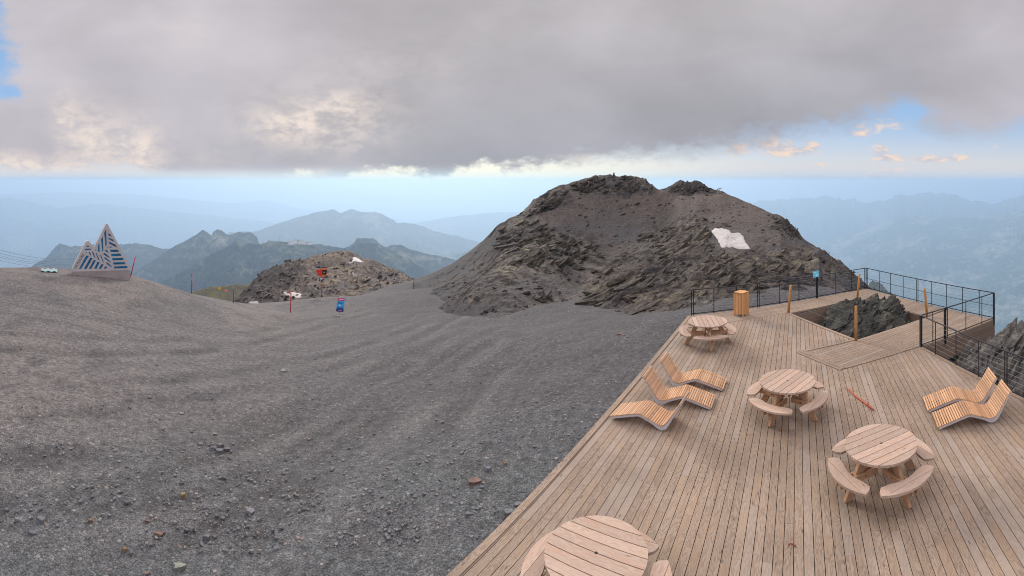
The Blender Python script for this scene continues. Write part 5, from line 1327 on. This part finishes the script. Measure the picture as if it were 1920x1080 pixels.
# the rock in the opening: a heap of upturned beds, highest at the back right
def heap(x, y):
    def b(cx, cy, rx, ry, h): return h * max(0.0, 1 - ((x - cx) / rx) ** 2 - ((y - cy) / ry) ** 2) ** .8
    return -.80 + max(b(13.95, 13.2, .8, .8, 1.18), b(13.7, 13.9, .9, .9, 1.16), b(13.6, 15.0, .65, .55, .92), b(12.9, 15.1, .8, .55, .82), b(12.9, 14.2, 1.2, 1.2, 1.0), b(12.3, 13.7, 1.3, 1.2, .74), b(11.7, 13.0, 1.0, 1.1, .5), b(12.6, 12.8, 1.2, .9, .66), b(13.6, 12.6, 1.0, .7, .55), b(12.7, 13.6, 2.1, 2.1, .42))
def hole_base():
    xs = np.linspace(HX0 - .1, HX1 + .1, 90); ys = np.linspace(HY0 - .1, HY1 + .1, 96); X, Y = np.meshgrid(xs, ys)
    Z = np.vectorize(heap)(X, Y) - .26; Z = Z + .20 * strata_disp(X, Y, Z, .33, 7.0) + .10 * ridged(X / .45, Y / .45, .3, 4)
    mb = MB(1001); r = random.Random(5)
    lim = lambda x, y: HX0 + .28 < x < HX1 - .28 and HY0 + .25 < y < HY1 - .3
    k = 0
    while k < 1300:
        x, y = r.uniform(HX0 + .1, HX1 - .1), r.uniform(HY0 + .1, HY1 - .1)
        if not lim(x, y): continue
        k += 1; z = heap(x, y); big = r.random() < .25 and z > -.3
        L = r.uniform(.7, 1.4) if big else r.uniform(.2, .75)
        L = min(L, 1.7 * min(x - HX0, HX1 - x, y - HY0, HY1 - y) + .1, .95 if z > 0 else 2)
        slab_mesh(mb, Vector((x, y, z + r.uniform(-.10, .05))), (L, L * r.uniform(.3, .6), L * r.uniform(.07, .2)), bedding(R(5), R(25), r, .13), 5000 + k, r.choice((5, 6, 7)))
    b0 = len(mb.v); n, m = X.shape
    P = np.stack([X, Y, Z], -1).reshape(-1, 3)
    idx = np.arange(n * m).reshape(n, m); q = np.stack([idx[:-1, :-1], idx[:-1, 1:], idx[1:, 1:], idx[1:, :-1]], -1).reshape(-1, 4)
    mb.add([tuple(p) for p in P], [tuple(int(i) for i in f) for f in q], None, .5)
    o = mb.build('rock_outcrop', M_SLATE); tag(o, 'jagged green grey slate rising through the square opening in the deck', 'rock outcrop', 'slate outcrops on the ridge')
hole_base()
# beyond the right hand railing
def right_pts(r):
    while True:
        x, y = r.uniform(11.3, 22.0), r.uniform(1.0, 9.2)
        if x < K_RAIL[0] + .318 * (y - K_RAIL[1]) + .75: continue
        z = gz(x, y); h = .30 * max(0, 1 - ((x - 14.6) / 2.6) ** 2 - ((y - 5.5) / 3.2) ** 2) + .32 * max(0, 1 - ((x - 15.9) / 1.3) ** 2 - ((y - 7.8) / 1.0) ** 2) + .30 * max(0, 1 - ((x - 17.6) / 2.4) ** 2 - ((y - 6.2) / 2.6) ** 2)
        return x, y, z + h * r.uniform(.2, 1.0)
def right_rocks():
    outcrop('rock_outcrop', 'steep grey slate slabs beyond the right hand guard rail', right_pts, M_SLATE_GREY, 2300, .60, R(-12), R(38), 1010, 'slate outcrops on the ridge', .2, lift=1.2, slim=.6)
right_rocks()
def under_pts(r):
    while True:
        x, y = r.uniform(11.9, 16.2), r.uniform(6.5, 9.3)
        if x < K_RAIL[0] + .318 * (y - K_RAIL[1]) + .6: continue
        return x, y, gz(x, y)
# outcrops and loose blocks on the summit
def on_summit(px0, px1, py0, py1, shape=None):
    """random survey points met on the summit slope"""
    n = 2600; rr = np.random.RandomState(int(px0 * 7 + py0))
    px = rr.uniform(px0, px1, n); py = rr.uniform(py0, py1, n)
    ds = np.linspace(20, 76, 260); A = ((px - XC) / F)[:, None]
    X = ds[None] * np.sin(A); Y = ds[None] * np.cos(A)
    z = s_fast(np.repeat(px[:, None], len(ds), 1), np.repeat(ds[None], n, 0))
    hit = (YH + F * (HC - z) / ds[None]) <= py[:, None]
    i = np.where(hit.any(1), hit.argmax(1), 259); q = np.arange(n)
    pts = np.stack([X[q, i], Y[q, i], z[q, i]], -1); ok = hit.any(1)
    m = rockiness(pts[:, 0], pts[:, 1], pts[:, 2]); pts = pts[ok]; m = m[ok]; px, py = px[ok], py[ok]
    snowy = (((px - 1368) / 44) ** 2 + ((py - 449) / 24) ** 2) < 1
    keep = [k for k in range(len(pts)) if not snowy[k] and (shape is None or shape(px[k], py[k]))]
    pts = pts[keep]
    return lambda r: tuple(pts[r.randrange(len(pts))])
def ell(cx, cy, rx, ry, tilt=0.0):
    c, s = math.cos(tilt), math.sin(tilt)
    return lambda x, y: (((x - cx) * c + (y - cy) * s) / rx) ** 2 + ((-(x - cx) * s + (y - cy) * c) / ry) ** 2 < 1
for i, (cx, cy, rx, ry, tilt, n, sz, mt, lab) in enumerate([
        (1190, 520, 105, 34, -.42, 260, 1.25, M_SLATE_WARM, 'dark brown slate band right of the gully in the summit slope'),
        (1270, 540, 90, 40, -.2, 260, 1.15, M_SLATE_WARM, 'broad brown slate shelf just above the left end of the far guard rail'),
        (1280, 458, 80, 34, .1, 200, 1.2, M_SLATE_WARM, 'upper slate ledge left of the large snow patch'),
        (1425, 515, 95, 34, -.35, 240, 1.0, M_SLATE_WARM, 'tilted slate slabs below the large snow patch'),
        (1340, 505, 60, 26, -.4, 130, 1.0, M_SLATE_WARM, 'slate ribs between the wooden bin and the snow patch'),
        (1010, 468, 88, 44, .35, 230, 1.25, M_SLATE_WARM, 'brown crag on the left shoulder of the summit'),
        (1080, 475, 40, 20, .1, 60, 1.1, M_SLATE_WARM, 'single dark crag at the head of the gully'),
        (1020, 372, 62, 26, -.45, 200, .8, M_SLATE_WARM, 'overhanging crag on the left skyline of the summit'),
        (1150, 345, 90, 18, 0, 420, .62, M_SLATE_WARM, 'broken rocks along the highest skyline'),
        (1290, 352, 48, 9, 0, 260, .62, M_SLATE_WARM, 'knobbly rock ridge right of the notch on the skyline'),
        (1475, 425, 36, 20, .7, 90, .6, M_SLATE_WARM, 'crag jutting from the right skyline of the summit'),
        (1300, 572, 30, 18, -.3, 60, .85, M_SLATE_GREY, 'pale grey blocks at the left end of the far guard rail'),
        (1013, 562, 16, 6, 0, 14, .9, M_SLATE_WARM, 'low dark rock at the foot of the left shoulder')]):
    outcrop('rock_outcrop', lab, on_summit(cx - rx * 1.2, cx + rx * 1.2, cy - max(rx, ry), cy + max(rx, ry), ell(cx, cy, rx, ry, tilt)), mt, int(n * 1.35), sz * .8, R(-8), R(24), 1100 + i, 'slate outcrops on the ridge', .5 if cy < 380 else .26, .3, lift=.1 if cy < 380 else .45)
# loose scree blocks all over it: past counting
outcrop('scree', None, on_summit(800, 1620, 330, 590), M_SLATE_WARM, 2600, .30, R(0), R(15), 1200, jit=.7, sink=.1, kind='stuff', lift=.1)
# blocks on the knoll
def on_knoll():
    n = 1500; rr = np.random.RandomState(3); px = rr.uniform(445, 770, n); d = rr.uniform(112, 150, n); a = (px - XC) / F
    X, Y = d * np.sin(a), d * np.cos(a); z = knoll_z(X, Y); P = np.stack([X, Y, z], -1); w = rr.uniform(0, 1, n) < np.where(px < 560, 1.0, .35); P = P[w]
    return lambda r: tuple(P[r.randrange(len(P))])
outcrop('scree', None, on_knoll(), M_KNOLL, 900, 1.0, R(-30), R(35), 1201, jit=.5, sink=.2, kind='stuff', lift=.2)

# ---- cairns and a viewpoint instrument on the skyline
def cairn(px, py, h, label, seed):
    sz = lambda X, Y: summit_z(X, Y)[0]
    b = hit_ground(px, py + 4, sz, 40, 80); root = empty('cairn', b - Vector((0, 0, .1))); tag(root, label, 'cairn', 'cairns on the summit')
    r = random.Random(seed); z = 0.0; n = 7; mb = MB(seed)
    for i in range(n):
        w = h * (.55 - .35 * i / n); t = h / n
        slab_mesh(mb, Vector((r.uniform(-.04, .04), r.uniform(-.04, .04), z + t / 2)), (w * 1.1, w, t * 1.25), Matrix.Rotation(r.uniform(0, 3), 3, 'Z'), seed + i, 6, None, .15); z += t
    o = mb.build('stacked_stones', M_SLATE_WARM, root)
cairn(1151, 329, .75, 'taller cairn on the highest point of the summit', 1301)
cairn(1120, 331, .5, 'small cairn on the left top of the summit', 1320)
def instrument():
    sz = lambda X, Y: summit_z(X, Y)[0]
    b = hit_ground(1347.5, 363, sz, 40, 75); root = empty('viewing_table', b - Vector((0, 0, .2))); root.rotation_euler = (0, 0, -az(1347.5)); tag(root, 'small pale viewing table on the skyline of the summit', 'viewing table')
    mt = plain('pale_metal', (0.36, 0.33, 0.32), .5); mb = MB(1330)
    for s in (-.2, .2):
        mb = MB(1330); mb.bar((s, 0, 0), (s * .7, 0, .72), .09, .09); mb.build('leg', mt, root)
    mb = MB(1331); T = Matrix.Translation((.08, 0, .8)) @ Matrix.Rotation(R(-14), 4, 'Y'); mb.box((0, 0, 0), (.62, .4, .10), T, bev=.02); mb.build('top', mt, root)
instrument()

# ---- stones lying on the gravel near the deck
GR = random.Random(77)
def stone(px, py, w, mat, label, flat=.35, seed=0, n=7):
    b = hit_ground(px, py, None, 3, 60); d = math.hypot(b.x, b.y); L = w * d / F * .9
    mb = MB(seed + 1400); slab_mesh(mb, Vector((0, 0, 0)), (L, L * .7, L * flat), Matrix.Rotation(-az(px) + .2, 3, 'Z') @ Matrix.Rotation(.1, 3, 'Y'), seed + 1400, n, None, .2)
    o = mb.build('stone', mat); o.location = b + Vector((0, 0, L * flat * .22)); tag(o, label, 'stone', 'larger stones lying on the gravel')
def stone_mat(name, c): return rock_mat(name, tuple(q * .8 for q in c), c, tuple(q * 1.15 for q in c), tuple(q * 1.05 for q in c), lichen_amt=.2, contrast=.45)
S_BRN, S_GRY, S_PAL, S_OCH, S_RST = stone_mat('stone_brown', (.19,.125,.10)), stone_mat('stone_grey', (.17,.17,.18)), stone_mat('stone_pale', (.27,.28,.235)), stone_mat('stone_ochre', (.26,.19,.10)), stone_mat('stone_rust', (.25,.15,.11))
for i, (px, py, w, mt, lab, fl) in enumerate([
    (890, 906, 27, S_BRN, 'flat red brown stone on the gravel left of the deck edge', .32), (903, 915, 10, S_GRY, 'small grey stone just right of the flat red brown one', .5),
    (914, 881, 15, S_GRY, 'pale grey stone above the flat red brown one', .5), (948, 871, 8, S_OCH, 'small bright ochre stone near the deck edge', .6),
    (970, 949, 16, S_GRY, 'grey stone touching the deck edge', .45), (952, 961, 20, S_GRY, 'dull grey stone just below the one touching the deck edge', .3),
    (878, 966, 15, S_GRY, 'blue grey stone left of the deck edge near the bottom', .45), (335, 1065, 27, S_PAL, 'pale greenish stone at the bottom edge of the gravel', .35),
    (468, 960, 22, S_GRY, 'dark flat stone in the lower middle of the gravel', .3), (388, 1010, 17, S_GRY, 'blue grey stone above the pale greenish one', .5),
    (76, 978, 17, S_GRY, 'large grey stone at the lower left', .6), (32, 977, 13, S_GRY, 'left of two neighbouring grey stones at the lower left', .6), (60, 1003, 19, S_GRY, 'flat grey stone below its two neighbours at the lower left', .4),
    (277, 980, 12, S_BRN, 'small brown stone in the dark rut at the lower left', .5), (298, 1003, 16, S_BRN, 'long tan stone in the dark rut', .35), (234, 1032, 9, S_OCH, 'ochre stone in the dark rut', .8), (342, 932, 12, S_OCH, 'ochre and grey stone at the end of the dark rut', .7),
    (531, 697, 15, S_PAL, 'pale flat stone in the middle of the gravel slope', .35), (341, 777, 10, S_PAL, 'pale stone on the upper gravel', .4), (403, 815, 9, S_PAL, 'pale stone just above the heap of grey stones', .4),
    (400, 842, 16, S_GRY, 'left plate of the small heap of grey stones', .4), (412, 837, 16, S_GRY, 'top plate of the small heap of grey stones', .4), (425, 844, 14, S_GRY, 'right plate of the small heap of grey stones', .4), (411, 847, 18, S_GRY, 'lowest plate of the small heap of grey stones', .4),
    (1161, 628, 9, S_RST, 'rust coloured stone near the far picnic table', .4), (1170, 630, 6, S_RST, 'second smaller rust coloured stone near the far picnic table', .4), (1176, 633, 5, S_RST, 'smallest rust coloured stone near the far picnic table', .4),
    (205, 970, 10, S_GRY, 'round grey stone at the edge of the dark rut', .6), (170, 980, 12, S_BRN, 'tan stone at the left end of the dark rut', .6), (277, 1077, 10, S_BRN, 'rust brown stone on the bottom edge', .5)]):
    stone(px, py, w, mt, lab, fl, i * 13)
def pebbles(name, n, seed, smin, smax, mat):
    """the countless small stones of the gravel"""
    mb = MB(seed); r = random.Random(seed); rs = np.random.RandomState(seed)
    px = rs.uniform(-60, 1320, n * 3); py = 560 + 560 * rs.uniform(0, 1, n * 3) ** .75
    d = np.clip(F * (HC + 1.2) / (py - YH), 5.5, 40); a = (px - XC) / F; X, Y = d * np.sin(a), d * np.cos(a)
    V = X * DC - Y * DS; ok = (V < -4.62) | (Y > 18.0)
    clump = fbm(X / 1.7, Y / 1.7, .5, 3); ok &= rs.uniform(-.45, .55, n * 3) < clump
    X, Y = X[ok][:n], Y[ok][:n]; Z = ground_z(X, Y)
    for i in range(len(X)):
        L = smin * (smax / smin) ** (r.random() ** 2.2); 
        Q = Matrix.Rotation(r.uniform(0, 6.28), 3, 'Z') @ Matrix.Rotation(r.uniform(-.35, .35), 3, 'Y') @ Matrix.Rotation(r.uniform(-.3, .3), 3, 'X')
        slab_mesh(mb, Vector((X[i], Y[i], Z[i] + L * .08)), (L, L * r.uniform(.5, .9), L * r.uniform(.22, .5)), Q, seed * 7 + i, r.choice((5, 5, 6)), None, .22)
    o = mb.build(name, mat); o['kind'] = 'stuff'
def pebble_mat():
    m, g, b = material('loose_stones'); t = g.attr('tone'); n = g.noise(g.mapping(g.pos(), (30, 30, 30)), 1.0, 4)
    c = g.ramp(t, [(0.0, (0.10, 0.10, 0.105)), (.35, (0.13, 0.13, 0.137)), (.7, (0.175, 0.174, 0.178)), (.90, (0.22, 0.205, 0.19)), (.97, (0.19, 0.14, 0.11)), (1.0, (0.30, 0.285, 0.265))])
    c = g.mix(1.0, c, g.ramp(n, [(.3, (.75, .75, .75)), (.7, (1.2, 1.2, 1.2))]), 'MULTIPLY')
    set_bsdf(g, b, c, .85, spec=.25); return m
pebbles('gravel_stones', 4200, 41, .02, .10, pebble_mat())

# ---- the lift station buildings on the far ridge
def hamlet():
    m1, m2 = plain('station_wall', (0.62, 0.55, 0.49), .8, sc=.05), plain('station_roof', (0.22, 0.19, 0.18), .7, sc=.05)
    for i, (px, py, w, h, dp, lab) in enumerate([(546, 453.5, 26, 7, 14, 'leftmost low pale building on the far ridge'), (555, 451.5, 16, 9, 12, 'taller pale building left of the gap on the far ridge'), (563, 451.5, 22, 8, 14, 'pale building in the middle of the far ridge'), (570, 453, 30, 6, 14, 'long low building right of the middle on the far ridge'), (581, 454, 24, 6, 12, 'rightmost low pale building on the far ridge')]):
        v = at_d(px, py + 2.2, 2385); root = empty('station_building', v); root.rotation_euler = (0, 0, -az(px) + .3 * (-1) ** i); tag(root, lab, 'building', 'lift station buildings on the far ridge')
        mb = MB(1500 + i); mb.box((0, 0, h / 2 - 4), (w, dp, h + 8)); mb.build('wall', m1, root)
        mb = MB(1510 + i); mb.prism([(-dp / 2 - .8, 0), (dp / 2 + .8, 0), (0, h * .45)], -w / 2 - 1, w / 2 + 1, Matrix(((0, 0, 1, 0), (1, 0, 0, 0), (0, 1, 0, h), (0, 0, 0, 1)))); mb.build('roof', m2, root)
    v = at_d(524.5, 452, 2395); mb = MB(1530); mb.tube([v, v + Vector((0, 0, 34))], [.9, .5], 6); o = mb.build('radio_mast', m2); tag(o, 'thin mast left of the buildings on the far ridge', 'mast')
hamlet()
far_country()
build_ground()
build_summit()
build_knoll()
build_snow()
